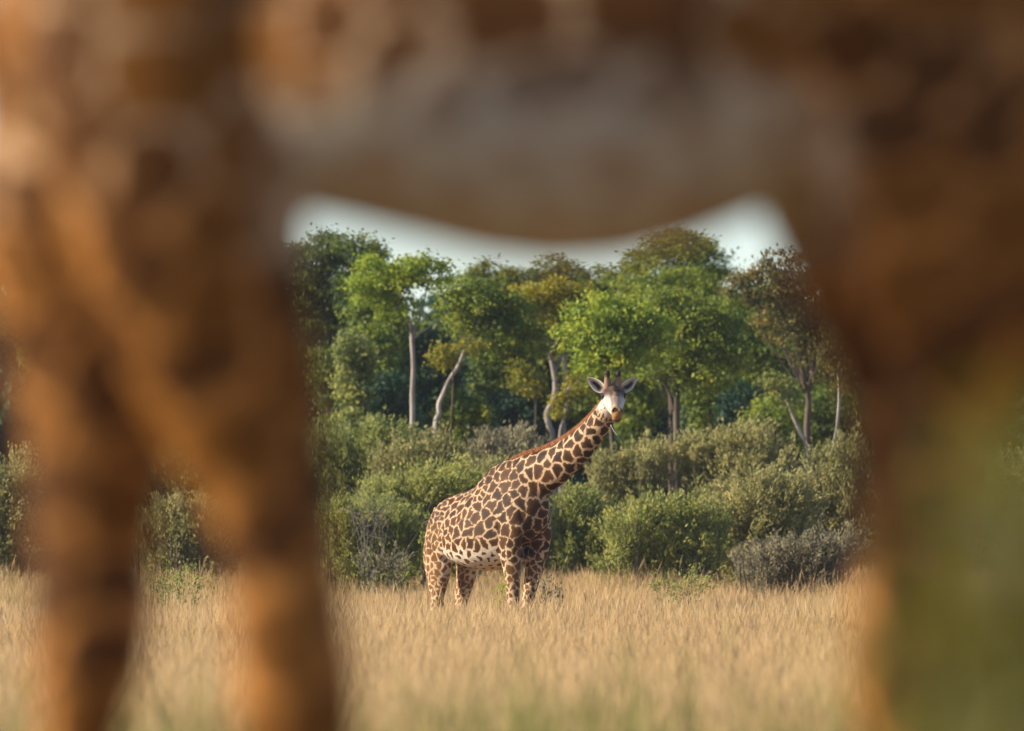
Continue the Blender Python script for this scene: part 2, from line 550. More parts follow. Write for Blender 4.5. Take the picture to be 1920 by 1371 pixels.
def tree(name, label, Y, lobes_px, trunks_px, mat, bark, dens=62, clump=0.17, leaf=0.046, seed=0, gap=0.08, tone_c=0.45, tone_var=0.22,
         depth=0.8, inner=0.3, group=TREES, grow=1.3, limbs=True):
    """lobes_px: (px, py, rx_px, ry_px[, dY]); trunks_px: list of [(px, py, halfwidth_px[, dY]) ...] bottom to top"""
    rng = np.random.default_rng(1000 + seed)
    Y = 154.5 + (Y - 166) * .75
    k = Y / F
    bx = W(trunks_px[0][0][0], 0, Y).x
    base = Vector((bx, Y, gz(bx, Y)))
    root = empty(name, base)
    tag(root, label, 'tree', group)
    g = Geo()
    for tr in trunks_px:
        pts = []
        for q in tr:
            dy = q[3] if len(q) > 3 else 0
            p = W(q[0], q[1], Y) - base + Vector((0, dy, 0))
            pts.append((*p, q[2] * k))
        if tr is trunks_px[0] or pts[0][2] < 0.9:
            p0 = pts[0]
            pts = [(p0[0] + rng.normal(0, .03), p0[1], -0.1, p0[3] * 1.5), (p0[0], p0[1], p0[2] * 0.5, p0[3] * 1.1)] + pts if p0[2] > 0.3 else pts
        pts = np.array(pts)
        pts[1:-1, 0] += rng.normal(0, .012, len(pts) - 2)
        g.limb(pts, n=4 * len(pts), seg=8)
    lobes = []
    top = W(trunks_px[0][-1][0], trunks_px[0][-1][1], Y) - base
    for q in lobes_px:
        dy = (q[4] if len(q) > 4 else 0) + rng.normal(0, .08)
        c = W(q[0], q[1], Y) - base + Vector((0, dy, 0))
        rx, rz = q[2] * k * grow, q[3] * k * grow
        lobes.append(((c.x, c.y, c.z), (rx, max(rx * depth, 0.25), rz)))
        # limbs from the trunk top into each lobe
        for j in range(2 if limbs else 0):
            e = Vector((c.x + rng.uniform(-.6, .6) * rx, c.y + rng.uniform(-.5, .5) * rx, c.z + rng.uniform(-.1, .6) * rz))
            s = top + Vector((0, 0, -0.05))
            m = s.lerp(e, 0.5) + Vector((rng.normal(0, .08), rng.normal(0, .08), 0.02))
            r0 = trunks_px[0][-1][2] * k * rng.uniform(.25, .5)
            g.limb([(*s, r0), (*m, r0 * .6), (*e, r0 * .2)], n=7, seg=5)
    link('trunk', g.mesh('trunk', bark), root)
    A = crown_leaves(lobes, dens, clump, leaf, rng, gap=gap, tone_c=tone_c, tone_var=tone_var, inner=inner)
    link('crown', leaf_mesh('crown', *A, mat), root)
    return root


def build_trees():
    # --- back row, against the sky
    tree('tall_tree', 'tallest tree with a dark domed crown rising above the forest right of the middle', 186,
         [(1262, 478, 62, 36), (1215, 492, 40, 24), (1310, 490, 44, 30), (1345, 520, 22, 24), (1258, 460, 42, 22), (1180, 520, 36, 22), (1300, 528, 46, 28)],
         [[(1262, 760, 7), (1258, 640, 6), (1260, 540, 5)]], M_MID, M_BARK_BROWN, seed=1, gap=.04, tone_c=.50)
    tree('forest_tree', 'mid green crown just below the tallest dark domed tree', 183,
         [(1225, 538, 52, 30), (1290, 545, 50, 32), (1180, 545, 30, 22), (1322, 560, 24, 26)],
         [[(1240, 780, 6), (1244, 650, 5), (1246, 580, 4)]], M_MID, M_BARK_BROWN, seed=2, tone_c=.55)
    tree('forest_tree', 'small rounded dark tree crown on the skyline left of the yellowish tree', 188,
         [(925, 520, 40, 22), (900, 530, 30, 18), (955, 530, 28, 20), (930, 560, 50, 30)],
         [[(930, 780, 5), (934, 650, 4), (930, 570, 4)]], M_DARK, M_BARK_BROWN, seed=3, tone_c=.6)
    tree('forest_tree', 'dark bushy tree on the skyline with a small pointed knob of leaves', 189,
         [(1045, 500, 24, 20), (1010, 515, 34, 20), (1070, 525, 30, 22), (1110, 530, 34, 26), (1140, 545, 30, 26), (1040, 550, 60, 30)],
         [[(1060, 780, 5), (1058, 660, 4), (1056, 560, 4)]], M_DARK, M_BARK_BROWN, seed=4, tone_c=.55)
    tree('tall_tree', 'large dark evergreen at the far end of the forest beside the blurred hind leg', 182,
         [(600, 490, 55, 42), (655, 480, 55, 34), (695, 492, 30, 34), (560, 520, 40, 50), (625, 560, 60, 55), (585, 620, 50, 60), (660, 560, 40, 45), (520, 560, 50, 80), (460, 600, 60, 90)],
         [[(618, 800, 8), (622, 660, 7), (625, 560, 6)]], M_DARK, M_BARK_BROWN, seed=5, tone_c=.42, gap=.02)
    # --- front row
    tree('slender_tree', 'slender pale trunked tree forking under a bright umbrella crown', 172,
         [(705, 515, 42, 34), (690, 545, 34, 28), (738, 535, 34, 28), (800, 505, 40, 24), (776, 520, 36, 26), (822, 522, 26, 22), (745, 575, 34, 22), (700, 500, 26, 20)],
         [[(772, 800, 5), (770, 740, 4.6), (774, 690, 4.4), (772, 630, 4.2)],
          [(772, 634, 3.5), (766, 605, 3), (748, 575, 2.4), (728, 548, 1.8), (712, 520, 1)],
          [(773, 632, 3.2), (783, 606, 2.6), (789, 585, 2), (798, 540, 1.4), (806, 512, .8)],
          [(776, 634, 2.2), (792, 622, 1.8), (812, 610, 1.5), (826, 598, 1)]],
         M_BRIGHT, M_BARK_PALE, seed=6, limbs=False, gap=.04, tone_c=.50)
    tree('slender_tree', 'leaning pale trunk with a wide deep green crown', 170,
         [(885, 560, 46, 34), (850, 585, 34, 34), (930, 580, 44, 34), (975, 610, 34, 34), (895, 615, 46, 30), (940, 640, 40, 24), (995, 640, 28, 26)],
         [[(816, 806, 5), (822, 778, 4.6), (822, 758, 4.4), (832, 736, 4.2), (845, 712, 4), (857, 686, 3.6), (872, 655, 3)]],
         M_MID, M_BARK_PALE, seed=7, tone_c=.36)
    tree('leafy_sapling', 'light green leafy spray beside the leaning pale trunk', 168.5,
         [(845, 664, 28, 18), (868, 655, 26, 18), (835, 680, 18, 10)],
         [[(842, 800, 1.4), (846, 740, 1.2), (850, 680, 1)]], M_YELLOW, M_BARK_BROWN, seed=8, tone_c=.4, grow=.95, gap=.15)
    tree('yellowing_tree', 'tree with yellow topped crown and twisted twin trunks in the middle', 174,
         [(1030, 548, 52, 22), (990, 560, 36, 20), (1075, 560, 34, 20), (1030, 590, 52, 32), (1075, 600, 36, 34), (990, 600, 30, 30), (1050, 630, 40, 26)],
         [[(1036, 830, 5.5), (1030, 800, 5.5), (1024, 775, 5.5), (1036, 750, 5), (1040, 720, 5), (1033, 690, 4.6), (1030, 660, 4)],
          [(1062, 830, 3.6), (1056, 780, 3.4), (1060, 720, 3), (1060, 660, 2.2)],
          [(1040, 700, 3), (1050, 672, 2.6), (1062, 645, 1.6)]],
         M_YELLOW, M_BARK_PALE, seed=9, tone_c=.62, grow=1.15)
    tree('leafy_sapling', 'small yellow green leafy tree just left of the twisted twin trunks', 173,
         [(992, 715, 26, 22), (980, 700, 22, 16), (1002, 730, 16, 14)],
         [[(1004, 830, 1.6), (1006, 780, 1.4), (1005, 720, 1)]], M_YELLOW, M_BARK_BROWN, seed=10, tone_c=.36, grow=.95, gap=.1)
    tree('leafy_sapling', 'thin yellow leaved sapling just right of the twisted twin trunks', 171,
         [(1075, 720, 16, 20), (1062, 750, 16, 14), (1085, 735, 13, 14), (1052, 778, 13, 8)],
         [[(1052, 830, 2.6), (1058, 780, 2.2), (1066, 725, 1.4)]], M_YELLOW, M_BARK_PALE, seed=11, tone_c=.5, grow=.95, gap=.15)
    tree('round_tree', 'round bright green tree whose crown stands right above the giraffe head', 166,
         [(1130, 606, 60, 44), (1100, 640, 42, 42), (1215, 630, 36, 44), (1160, 625, 46, 42), (1140, 665, 50, 36), (1190, 650, 34, 40), (1175, 595, 34, 26), (1120, 690, 26, 16)],
         [[(1147, 850, 5), (1148, 780, 5), (1152, 730, 4.6), (1156, 690, 4)]], M_BRIGHT, M_BARK_BROWN, seed=12, tone_c=.45, gap=.02)
    tree('broad_tree', 'broad mid green tree with a forked brown trunk right of the giraffe head', 169,
         [(1270, 590, 50, 34), (1240, 575, 36, 26), (1310, 590, 46, 34), (1350, 640, 38, 42), (1290, 650, 60, 44), (1240, 650, 40, 40), (1320, 700, 46, 34), (1265, 700, 44, 26), (1375, 680, 24, 30), (1220, 600, 30, 26)],
         [[(1272, 850, 7), (1266, 790, 6.5), (1268, 750, 6), (1270, 715, 5)],
          [(1264, 770, 3.6), (1252, 735, 3.2), (1240, 714, 2.6), (1222, 708, 1.6)]],
         M_MID, M_BARK_BROWN, seed=13, tone_c=.52, gap=.05)
    tree('rusty_tree', 'sparse rusty brown tree with a forked trunk beside the blurred foreleg', 171,
         [(1470, 500, 34, 34), (1435, 540, 40, 34), (1500, 560, 44, 44), (1460, 590, 44, 34), (1510, 640, 40, 40), (1400, 545, 30, 24), (1550, 560, 40, 60)],
         [[(1516, 860, 6.5), (1514, 800, 6), (1516, 760, 5.6), (1514, 735, 5)],
          [(1514, 740, 4), (1505, 705, 3.4), (1500, 660, 2.4), (1490, 600, 1.4)],
          [(1515, 740, 3.6), (1524, 705, 3), (1528, 665, 2), (1534, 610, 1)]],
         M_RUST, M_BARK_BROWN, seed=14, tone_c=.5, gap=.15, inner=.2)
    tree('forest_tree', 'green tree standing between the broad tree and the rusty brown tree', 177,
         [(1420, 570, 46, 34), (1390, 610, 40, 40), (1440, 640, 44, 44), (1400, 680, 40, 40), (1470, 700, 44, 40)],
         [[(1425, 860, 5), (1424, 760, 4.6), (1420, 680, 4)]], M_MID, M_BARK_BROWN, seed=15, tone_c=.35)
    tree('thin_tree', 'thin slanting pale trunk leaning against the foot of the rusty tree', 170,
         [(1468, 735, 26, 22), (1448, 720, 18, 16)],
         [[(1512, 850, 4), (1498, 810, 3.4), (1484, 775, 3), (1474, 745, 2.2)]], M_OLIVEG, M_BARK_PALE, seed=16, tone_c=.5, gap=.1)
    tree('thin_tree', 'thin straight pale trunk nearest to the blurred foreleg', 168,
         [(1574, 690, 30, 40), (1600, 660, 34, 40), (1640, 700, 40, 50)],
         [[(1564, 860, 3.4), (1568, 800, 3), (1573, 745, 2.6), (1572, 700, 2)]], M_RUST, M_BARK_PALE, seed=17, tone_c=.45, gap=.2)
    tree('understory_tree', 'lit green understory tree at the foot of the rusty brown tree', 173,
         [(1450, 790, 44, 38), (1480, 760, 30, 26), (1420, 800, 26, 30)],
         [[(1452, 870, 4), (1452, 830, 3.4), (1452, 790, 3)]], M_MID, M_BARK_BROWN, seed=18, tone_c=.55)
    # --- understory
    U = 'dark understory trees inside the forest'
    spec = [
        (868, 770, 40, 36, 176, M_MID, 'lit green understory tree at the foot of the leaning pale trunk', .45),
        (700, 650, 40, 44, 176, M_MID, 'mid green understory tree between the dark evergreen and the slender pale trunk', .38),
        (720, 740, 44, 40, 175, M_SHADED, 'shaded blue green understory tree left of the slender pale trunk', .5),
        (810, 680, 50, 50, 182, M_SHADED, 'dim understory tree between the two pale trunks', .45),
        (930, 700, 50, 50, 184, M_SHADED, 'dim understory tree right of the leaning pale trunk', .35),
        (950, 780, 50, 44, 180, M_SHADED, 'dark shrubby tree behind the bushes left of the twin trunks', .35),
        (1000, 770, 40, 40, 181, M_SHADED, 'dull green understory tree directly behind the twisted twin trunks', .5),
        (1110, 770, 40, 50, 181, M_SHADED, 'dark understory tree behind the giraffe neck', .35),
        (1200, 780, 44, 46, 178, M_SHADED, 'dark understory tree just right of the giraffe head', .45),
        (1330, 780, 54, 50, 179, M_SHADED, 'shaded blue green understory tree behind the trunk of the broad tree', .5),
        (1385, 770, 36, 50, 176, M_SHADED, 'dark understory tree right of the broad tree', .45),
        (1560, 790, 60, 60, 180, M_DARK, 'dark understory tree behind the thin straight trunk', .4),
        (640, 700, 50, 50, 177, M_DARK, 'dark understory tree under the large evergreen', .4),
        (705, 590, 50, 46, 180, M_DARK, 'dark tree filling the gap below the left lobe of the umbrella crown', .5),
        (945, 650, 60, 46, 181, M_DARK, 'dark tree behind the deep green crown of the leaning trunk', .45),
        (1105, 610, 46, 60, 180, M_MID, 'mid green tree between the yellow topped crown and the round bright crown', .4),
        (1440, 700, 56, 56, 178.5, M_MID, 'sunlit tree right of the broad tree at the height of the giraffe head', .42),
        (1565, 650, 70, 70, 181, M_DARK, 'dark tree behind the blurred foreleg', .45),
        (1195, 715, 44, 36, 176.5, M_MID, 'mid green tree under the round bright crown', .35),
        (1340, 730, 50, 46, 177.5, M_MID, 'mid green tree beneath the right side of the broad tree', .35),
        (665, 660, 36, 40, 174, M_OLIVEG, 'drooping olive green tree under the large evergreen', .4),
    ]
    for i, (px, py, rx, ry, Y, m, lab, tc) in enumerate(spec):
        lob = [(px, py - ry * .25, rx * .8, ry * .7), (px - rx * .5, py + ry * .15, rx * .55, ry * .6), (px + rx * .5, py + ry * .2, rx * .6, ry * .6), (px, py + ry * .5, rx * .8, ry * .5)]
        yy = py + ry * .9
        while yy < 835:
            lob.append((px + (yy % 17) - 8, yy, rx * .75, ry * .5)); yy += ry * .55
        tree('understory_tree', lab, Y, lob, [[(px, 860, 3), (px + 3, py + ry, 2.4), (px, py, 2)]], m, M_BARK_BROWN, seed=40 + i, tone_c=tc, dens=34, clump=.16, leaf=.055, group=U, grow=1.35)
    # --- the dark depth of the wood: one mass too far in to tell its trees apart
    rng = np.random.default_rng(99)
    deep, canopy = [], []
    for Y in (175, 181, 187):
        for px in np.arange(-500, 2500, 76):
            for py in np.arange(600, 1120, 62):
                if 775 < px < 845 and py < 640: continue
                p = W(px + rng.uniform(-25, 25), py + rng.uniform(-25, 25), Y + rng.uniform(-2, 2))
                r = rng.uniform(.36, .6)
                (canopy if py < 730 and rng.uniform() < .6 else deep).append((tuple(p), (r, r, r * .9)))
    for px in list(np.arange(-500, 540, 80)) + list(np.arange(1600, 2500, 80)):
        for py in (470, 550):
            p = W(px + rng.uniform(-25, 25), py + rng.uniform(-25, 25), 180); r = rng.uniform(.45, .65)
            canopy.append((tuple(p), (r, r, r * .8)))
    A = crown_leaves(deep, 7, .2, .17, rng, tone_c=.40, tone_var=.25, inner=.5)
    tag(link('forest', leaf_mesh('forest', *A, M_SHADED)), 'shaded blue green depth of the forest low between the nearer trees', kind='stuff')
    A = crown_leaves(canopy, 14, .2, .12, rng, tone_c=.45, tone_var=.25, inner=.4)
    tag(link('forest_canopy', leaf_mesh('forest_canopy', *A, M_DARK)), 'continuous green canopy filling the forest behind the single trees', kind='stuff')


build_trees()


# ------------------------------------------------------------------ bushes
BUSHES = 'bushes along the far edge of the field'


def bush(name, label, Y, lobes_px, mat, seed, ntwig=104, leaf=0.053, tone_c=.45, per=36, group=BUSHES, cat='bush', twig_vis=0.04, spread=.038, depth=.9):
    rng = np.random.default_rng(3000 + seed)
    k = Y / F
    q0 = lobes_px[0]
    bx = W(q0[0], 0, Y).x
    base = Vector((bx, Y, gz(bx, Y)))
    root = empty(name, base)
    tag(root, label, cat, group)
    g = Geo()
    P = []; D = []; N = []; T = []
    stem_r = .016 if cat == 'bush' else .004
    lobes_px = list(lobes_px)
    if cat == 'bush':
        # the thicket is leafy right down to the grass
        px, py, rx, ry = lobes_px[0][:4]
        while py < 1085:
            py += ry * .95
            lobes_px.append((px + rng.normal(0, 12), py, rx * 1.1, ry, rng.uniform(-.1, .1)))
        for q in list(lobes_px):
            for a in (rng.uniform(-.2, 1.5), rng.uniform(1.6, 3.3)):
                lobes_px.append((q[0] + math.cos(a) * q[2] * 1.0, q[1] - math.sin(a) * q[3] * .6, q[2] * .5, q[3] * .45, rng.uniform(-.35, .1)))
    for q in lobes_px:
        dY = q[4] if len(q) > 4 else 0
        c = np.array(W(q[0], q[1], Y) - base) + np.array([0, dY, 0])
        r = np.array([q[2] * k, max(q[2] * k * depth, .3), q[3] * k])
        foot = np.array([c[0] * .8, c[1] * .8, max(0.0, min(c[2] - r[2] * 1.1, 0.1))])
        nt_ = max(8, int(ntwig * (q[2] * q[3]) / (60 * 50)))
        u = unit(nt_, rng); u[:, 2] = np.where(u[:, 2] < -0.35, -u[:, 2], u[:, 2]); u[:, 0] += .12
        for i in range(nt_):
            lump = mnoise.noise(Vector(tuple(u[i] * 2.2 + c)))
            e = c + u[i] * r * (0.92 + .75 * lump + rng.normal(0, .20)) + np.array([0, 0, abs(rng.normal(0, .08))])
            e[2] = max(e[2], .05)
            s0 = c + (foot - c) * rng.uniform(.0, .6) + u[i] * r * rng.uniform(.1, .45)
            dirv = e - s0; ln = np.linalg.norm(dirv) + 1e-6; dirv /= ln
            # arching twig: rises, then droops sideways
            hor = np.array([dirv[0], dirv[1], 0]); hor /= np.linalg.norm(hor) + 1e-6
            m = s0 + (e - s0) * .55 + np.array([0, 0, .10 * ln])
            if rng.uniform() < twig_vis:
                g.limb([(*s0, .5 * stem_r), (*m, .35 * stem_r), (*e, .15 * stem_r)], n=5, seg=4)
            n = int(per * rng.uniform(.6, 1.4))
            t = rng.uniform(.25, 1.06, n)[:, None]
            p = (1 - t) ** 2 * s0 + 2 * t * (1 - t) * m + t ** 2 * e
            tang = 2 * (1 - t) * (m - s0) + 2 * t * (e - m)
            tang /= np.linalg.norm(tang, axis=1)[:, None] + 1e-6
            sp = spread * (1.15 - .6 * t)
            off = rng.normal(size=(n, 3)) * sp * np.array([1.2, 1.2, .6])
            P.append(p + off)
            D.append(tang * 1.1 + unit(n, rng) * .55 + hor * .3)
            N.append(np.array([0, 0, .55]) + u[i] * .6 + off / (sp + 1e-6) * .25 + unit(n, rng) * .5)
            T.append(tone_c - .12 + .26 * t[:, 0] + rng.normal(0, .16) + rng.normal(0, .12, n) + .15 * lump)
        for j in range(3):
            e = c + np.array([rng.uniform(-.5, .5) * r[0], rng.uniform(-.5, .5) * r[1], rng.uniform(-.3, .3) * r[2]])
            g.limb([(foot[0] + rng.normal(0, .06), foot[1] + rng.normal(0, .06), -.05, stem_r), (*(foot * .4 + e * .6 + rng.normal(0, .05, 3)), stem_r * .7), (*e, stem_r * .3)], n=7, seg=5)
    P, D, N = map(np.concatenate, (P, D, N)); T = np.concatenate(T)
    L = leaf * rng.uniform(.7, 1.4, len(P))
    link('stem', g.mesh('stem', M_TWIG), root)
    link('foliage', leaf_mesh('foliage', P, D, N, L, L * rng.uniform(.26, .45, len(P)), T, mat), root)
    return root


def build_bushes():
    B = [
        ('bush', 'tall dark green bush behind the grey twigs at the left end of the thicket', 152, [(690, 838, 56, 44), (735, 828, 44, 30), (660, 885, 50, 44), (610, 850, 50, 50)], M_OLIVEG, .38),
        ('bush', 'olive bush rounded over below the two pale trunks', 151, [(790, 852, 66, 36), (840, 868, 44, 30), (760, 885, 60, 40)], M_OLIVE, .36),
        ('bush', 'broad yellow green bush directly behind the giraffe rump', 146, [(790, 930, 76, 52), (730, 960, 60, 48), (850, 920, 50, 44), (700, 940, 40, 36)], M_OLIVEG, .55),
        ('bush', 'low leafy bush left of the giraffe hind legs', 143, [(690, 990, 62, 46), (640, 985, 40, 50), (755, 1005, 56, 36)], M_OLIVEG, .45),
        ('bush', 'grey olive bush on the skyline of the thicket behind the giraffe withers', 152, [(950, 850, 54, 40), (910, 860, 40, 34), (1000, 860, 40, 34)], M_GREY, .45),
        ('bush', 'dull olive bush hidden behind the giraffe back', 149, [(900, 920, 60, 50), (960, 930, 50, 60)], M_OLIVE, .4),
        ('bush', 'small olive bush under the giraffe throat', 151, [(1175, 890, 46, 40), (1130, 900, 40, 40), (1220, 870, 40, 36)], M_OLIVE, .42),
        ('bush', 'low green bush in front of the giraffe chest', 146, [(1075, 970, 46, 50), (1110, 990, 46, 50), (1060, 1020, 40, 36)], M_OLIVEG, .42),
        ('bush', 'yellow green bush in full sun right of the giraffe chest', 143.5, [(1235, 980, 66, 48), (1180, 1005, 60, 40), (1300, 995, 56, 46), (1240, 1030, 80, 30)], M_OLIVEG, .50),
        ('bush', 'tall olive bush crowning the right part of the thicket', 151, [(1370, 850, 60, 46), (1320, 870, 54, 46), (1420, 860, 54, 40), (1290, 850, 36, 32), (1400, 825, 40, 26)], M_OLIVE, .5),
        ('bush', 'large olive bush standing between the sunlit bush and the blurred foreleg', 145, [(1410, 950, 76, 64), (1360, 990, 60, 54), (1470, 960, 60, 60), (1440, 1010, 66, 40)], M_OLIVE, .46),
        ('bush', 'olive bush partly behind the blurred foreleg', 148, [(1540, 930, 66, 66), (1580, 880, 60, 50), (1530, 1000, 60, 50), (1640, 940, 60, 70)], M_OLIVE, .42),
        ('bush', 'brownish green bush low at the field edge right of the thicket', 141.5, [(1490, 1040, 60, 26), (1560, 1035, 60, 30), (1420, 1045, 36, 20)], M_GREY, .4),
        ('bush', 'small bush seen between the two blurred hind legs', 144, [(340, 990, 64, 56), (390, 1010, 46, 46), (290, 1000, 50, 46)], M_OLIVE, .40),
        ('bush', 'bush at the left border of the picture beside the blurred far hind leg', 146, [(20, 940, 70, 80), (-40, 960, 80, 80), (60, 1000, 60, 50)], M_OLIVE, .38),
        ('bush', 'darker bush behind the one seen between the blurred hind legs', 150, [(330, 900, 80, 70), (430, 920, 70, 80), (520, 930, 70, 80), (230, 900, 70, 80)], M_OLIVEG, .38),
        ('bush', 'bush hidden beyond the right border behind the leafy shrub', 147, [(1760, 930, 80, 80), (1860, 950, 80, 80), (1960, 940, 80, 90)], M_OLIVE, .4),
    ]
    for i, (nm, lab, Y, lob, m, tc) in enumerate(B):
        bush(nm, lab, Y, lob, m, i, tone_c=tc)
    # low weeds standing in the dry grass
    G2 = 'low weeds in the dry grass'
    Wd = [
        ('low grey green weed patch in the grass right of the giraffe', 133, [(1290, 1096, 46, 14), (1245, 1100, 36, 10)], M_OLIVEG, .5),
        ('low weed patch in the grass between the blurred hind legs', 133, [(345, 1092, 50, 16), (300, 1098, 34, 12)], M_OLIVEG, .5),
        ('small green leafy weed between the giraffe front and hind legs', 122, [(936, 1108, 11, 10)], M_BRIGHT, .4),
        ('small brown weed beside the giraffe front legs', 123, [(1022, 1108, 18, 18), (1048, 1112, 8, 12)], M_GREY, .3),
        ('dark reddish weed at the grass edge left of the giraffe', 139, [(735, 1055, 40, 16), (690, 1058, 30, 14)], M_GREY, .25),
    ]
    for i, (lab, Y, lob, m, tc) in enumerate(Wd):
        bush('weed', lab, Y, lob, m, 50 + i, ntwig=170, leaf=.04, tone_c=tc, per=14, group=G2, cat='weed', spread=.03, twig_vis=.1, depth=.7)
    # bare grey twigs
    rng = np.random.default_rng(5)
    base = W(700, 960, 141.6); base.z = gz(base.x, base.y)
    o = Geo()
    o.limb([(0, 0, -.05, .02), (.02, 0, .6, .016), (.0, .02, 1.2, .01)], n=8, seg=5)
    for i in range(22):
        e = W(700 + rng.normal(0, 40), 930 + rng.normal(0, 22), 141.6) - base
        s = Vector((rng.normal(0, .22), rng.normal(0, .08), 1.0 + rng.uniform(0, .6)))
        m = s.lerp(e, .5) + Vector((rng.normal(0, .1), rng.normal(0, .1), rng.normal(.08, .05)))
        o.limb([(*s, .0045), (*m, .003), (*e, .0015)], n=6, seg=4)
        e2 = m + Vector((rng.normal(0, .2), rng.normal(0, .2), rng.uniform(.0, .25)))
        o.limb([(*m, .006), (*e2, .002)], n=3, seg=4)
    t = link('bare_shrub', o.mesh('bare_shrub', M_DEADTWIG))
    t.location = base
    tag(t, 'leafless grey twiggy shrub in front of the left end of the thicket', 'shrub')


build_bushes()


# ------------------------------------------------------------------ giraffes
def coat_mat(name):
    m, nt, b = new_mat(name)
    n = nt.nodes; l = nt.links
    tc = n.new('ShaderNodeTexCoord')
    ae = n.new('ShaderNodeAttribute'); ae.attribute_name = 'edge'
    ab = n.new('ShaderNodeAttribute'); ab.attribute_name = 'ground_coat'
    ap = n.new('ShaderNodeAttribute'); ap.attribute_name = 'patch_coat'
    nz = n.new('ShaderNodeTexNoise'); nz.inputs['Scale'].default_value = 30; nz.inputs['Detail'].default_value = 6
    l.new(tc.outputs['Object'], nz.inputs['Vector'])
    ma = n.new('ShaderNodeMath'); ma.operation = 'MULTIPLY_ADD'; ma.inputs[1].default_value = 6.5; ma.inputs[2].default_value = -3.25
    l.new(nz.outputs['Fac'], ma.inputs[0])
    ad = n.new('ShaderNodeMath'); ad.operation = 'ADD'
    l.new(ae.outputs['Fac'], ad.inputs[0]); l.new(ma.outputs[0], ad.inputs[1])
    mr = n.new('ShaderNodeMapRange'); mr.interpolation_type = 'SMOOTHSTEP'
    mr.inputs['From Min'].default_value = -0.5; mr.inputs['From Max'].default_value = 0.7
    l.new(ad.outputs[0], mr.inputs['Value'])
    mx = n.new('ShaderNodeMix'); mx.data_type = 'RGBA'
    l.new(mr.outputs[0], mx.inputs['Factor'])
    l.new(ab.outputs['Color'], mx.inputs['A']); l.new(ap.outputs['Color'], mx.inputs['B'])
    n2 = n.new('ShaderNodeTexNoise'); n2.inputs['Scale'].default_value = 14; n2.inputs['Detail'].default_value = 6
    l.new(tc.outputs['Object'], n2.inputs['Vector'])
    mr2 = n.new('ShaderNodeMapRange'); mr2.inputs['From Min'].default_value = .3; mr2.inputs['From Max'].default_value = .7
    mr2.inputs['To Min'].default_value = .78; mr2.inputs['To Max'].default_value = 1.15
    l.new(n2.outputs['Fac'], mr2.inputs['Value'])
    mu = n.new('ShaderNodeMix'); mu.data_type = 'RGBA'; mu.blend_type = 'MULTIPLY'; mu.inputs['Factor'].default_value = 1
    l.new(mx.outputs['Result'], mu.inputs['A']); l.new(mr2.outputs[0], mu.inputs['B'])
    l.new(mu.outputs['Result'], b.inputs['Base Color'])
    b.inputs['Roughness'].default_value = 0.62
    b.inputs['Specular IOR Level'].default_value = 0.12
    bp = n.new('ShaderNodeBump'); bp.inputs['Strength'].default_value = 0.35; bp.inputs['Distance'].default_value = 0.01
    n3 = n.new('ShaderNodeTexNoise'); n3.inputs['Scale'].default_value = 22; n3.inputs['Detail'].default_value = 8
    l.new(tc.outputs['Object'], n3.inputs['Vector']); l.new(n3.outputs['Fac'], bp.inputs['Height'])
    l.new(bp.outputs[0], b.inputs['Normal'])
    return m


def attr_mat(name, rough=.7):
    m, nt, b = new_mat(name)
    a = nt.nodes.new('ShaderNodeAttribute'); a.attribute_name = 'ground_coat'
    nt.links.new(a.outputs['Color'], b.inputs['Base Color'])
    b.inputs['Roughness'].default_value = rough
    return m


M_COAT = coat_mat('giraffe_coat')
M_EARCOAT = attr_mat('ear_coat')
M_MANE = plain_mat('mane_hair', (0.26, 0.095, 0.027), .6)
M_TUFT = plain_mat('tail_hair', (0.018, 0.012, 0.010), .5)
M_EYE = plain_mat('eye_dark', (0.006, 0.005, 0.004), .08, .6)
M_NOSTRIL = plain_mat('nostril_dark', (0.035, 0.022, 0.016), .6)
M_HOOF = plain_mat('hoof_horn', (0.06, 0.05, 0.04), .5)
TRUNK_PROFILE = [  # x, centre z, half height, half width
    (-0.89, 2.03, .05, .05), (-0.83, 2.02, .17, .13), (-0.74, 2.02, .28, .20), (-0.60, 2.015, .35, .255), (-0.35, 2.00, .410, .335),
    (-0.05, 2.015, .485, .385), (0.18, 2.095, .530, .350), (0.38, 2.21, .550, .275), (0.56, 2.20, .50, .265), (0.70, 2.13, .37, .21),
    (0.79, 2.08, .22, .145), (0.83, 2.06, .08, .06)]


NEAR_TRUNK = [
    (-1.03, 2.02, .08, .06), (-0.97, 2.02, .26, .16), (-0.82, 2.02, .35, .22), (-0.60, 2.02, .375, .28), (-0.38, 1.99, .395, .36),
    (-0.10, 1.995, .475, .37), (0.10, 2.055, .480, .36), (0.26, 2.17, .475, .33), (0.42, 2.26, .48, .31), (0.58, 2.22, .44, .26), (0.70, 2.15, .34, .21),
    (0.79, 2.10, .22, .145), (0.83, 2.08, .08, .06)]


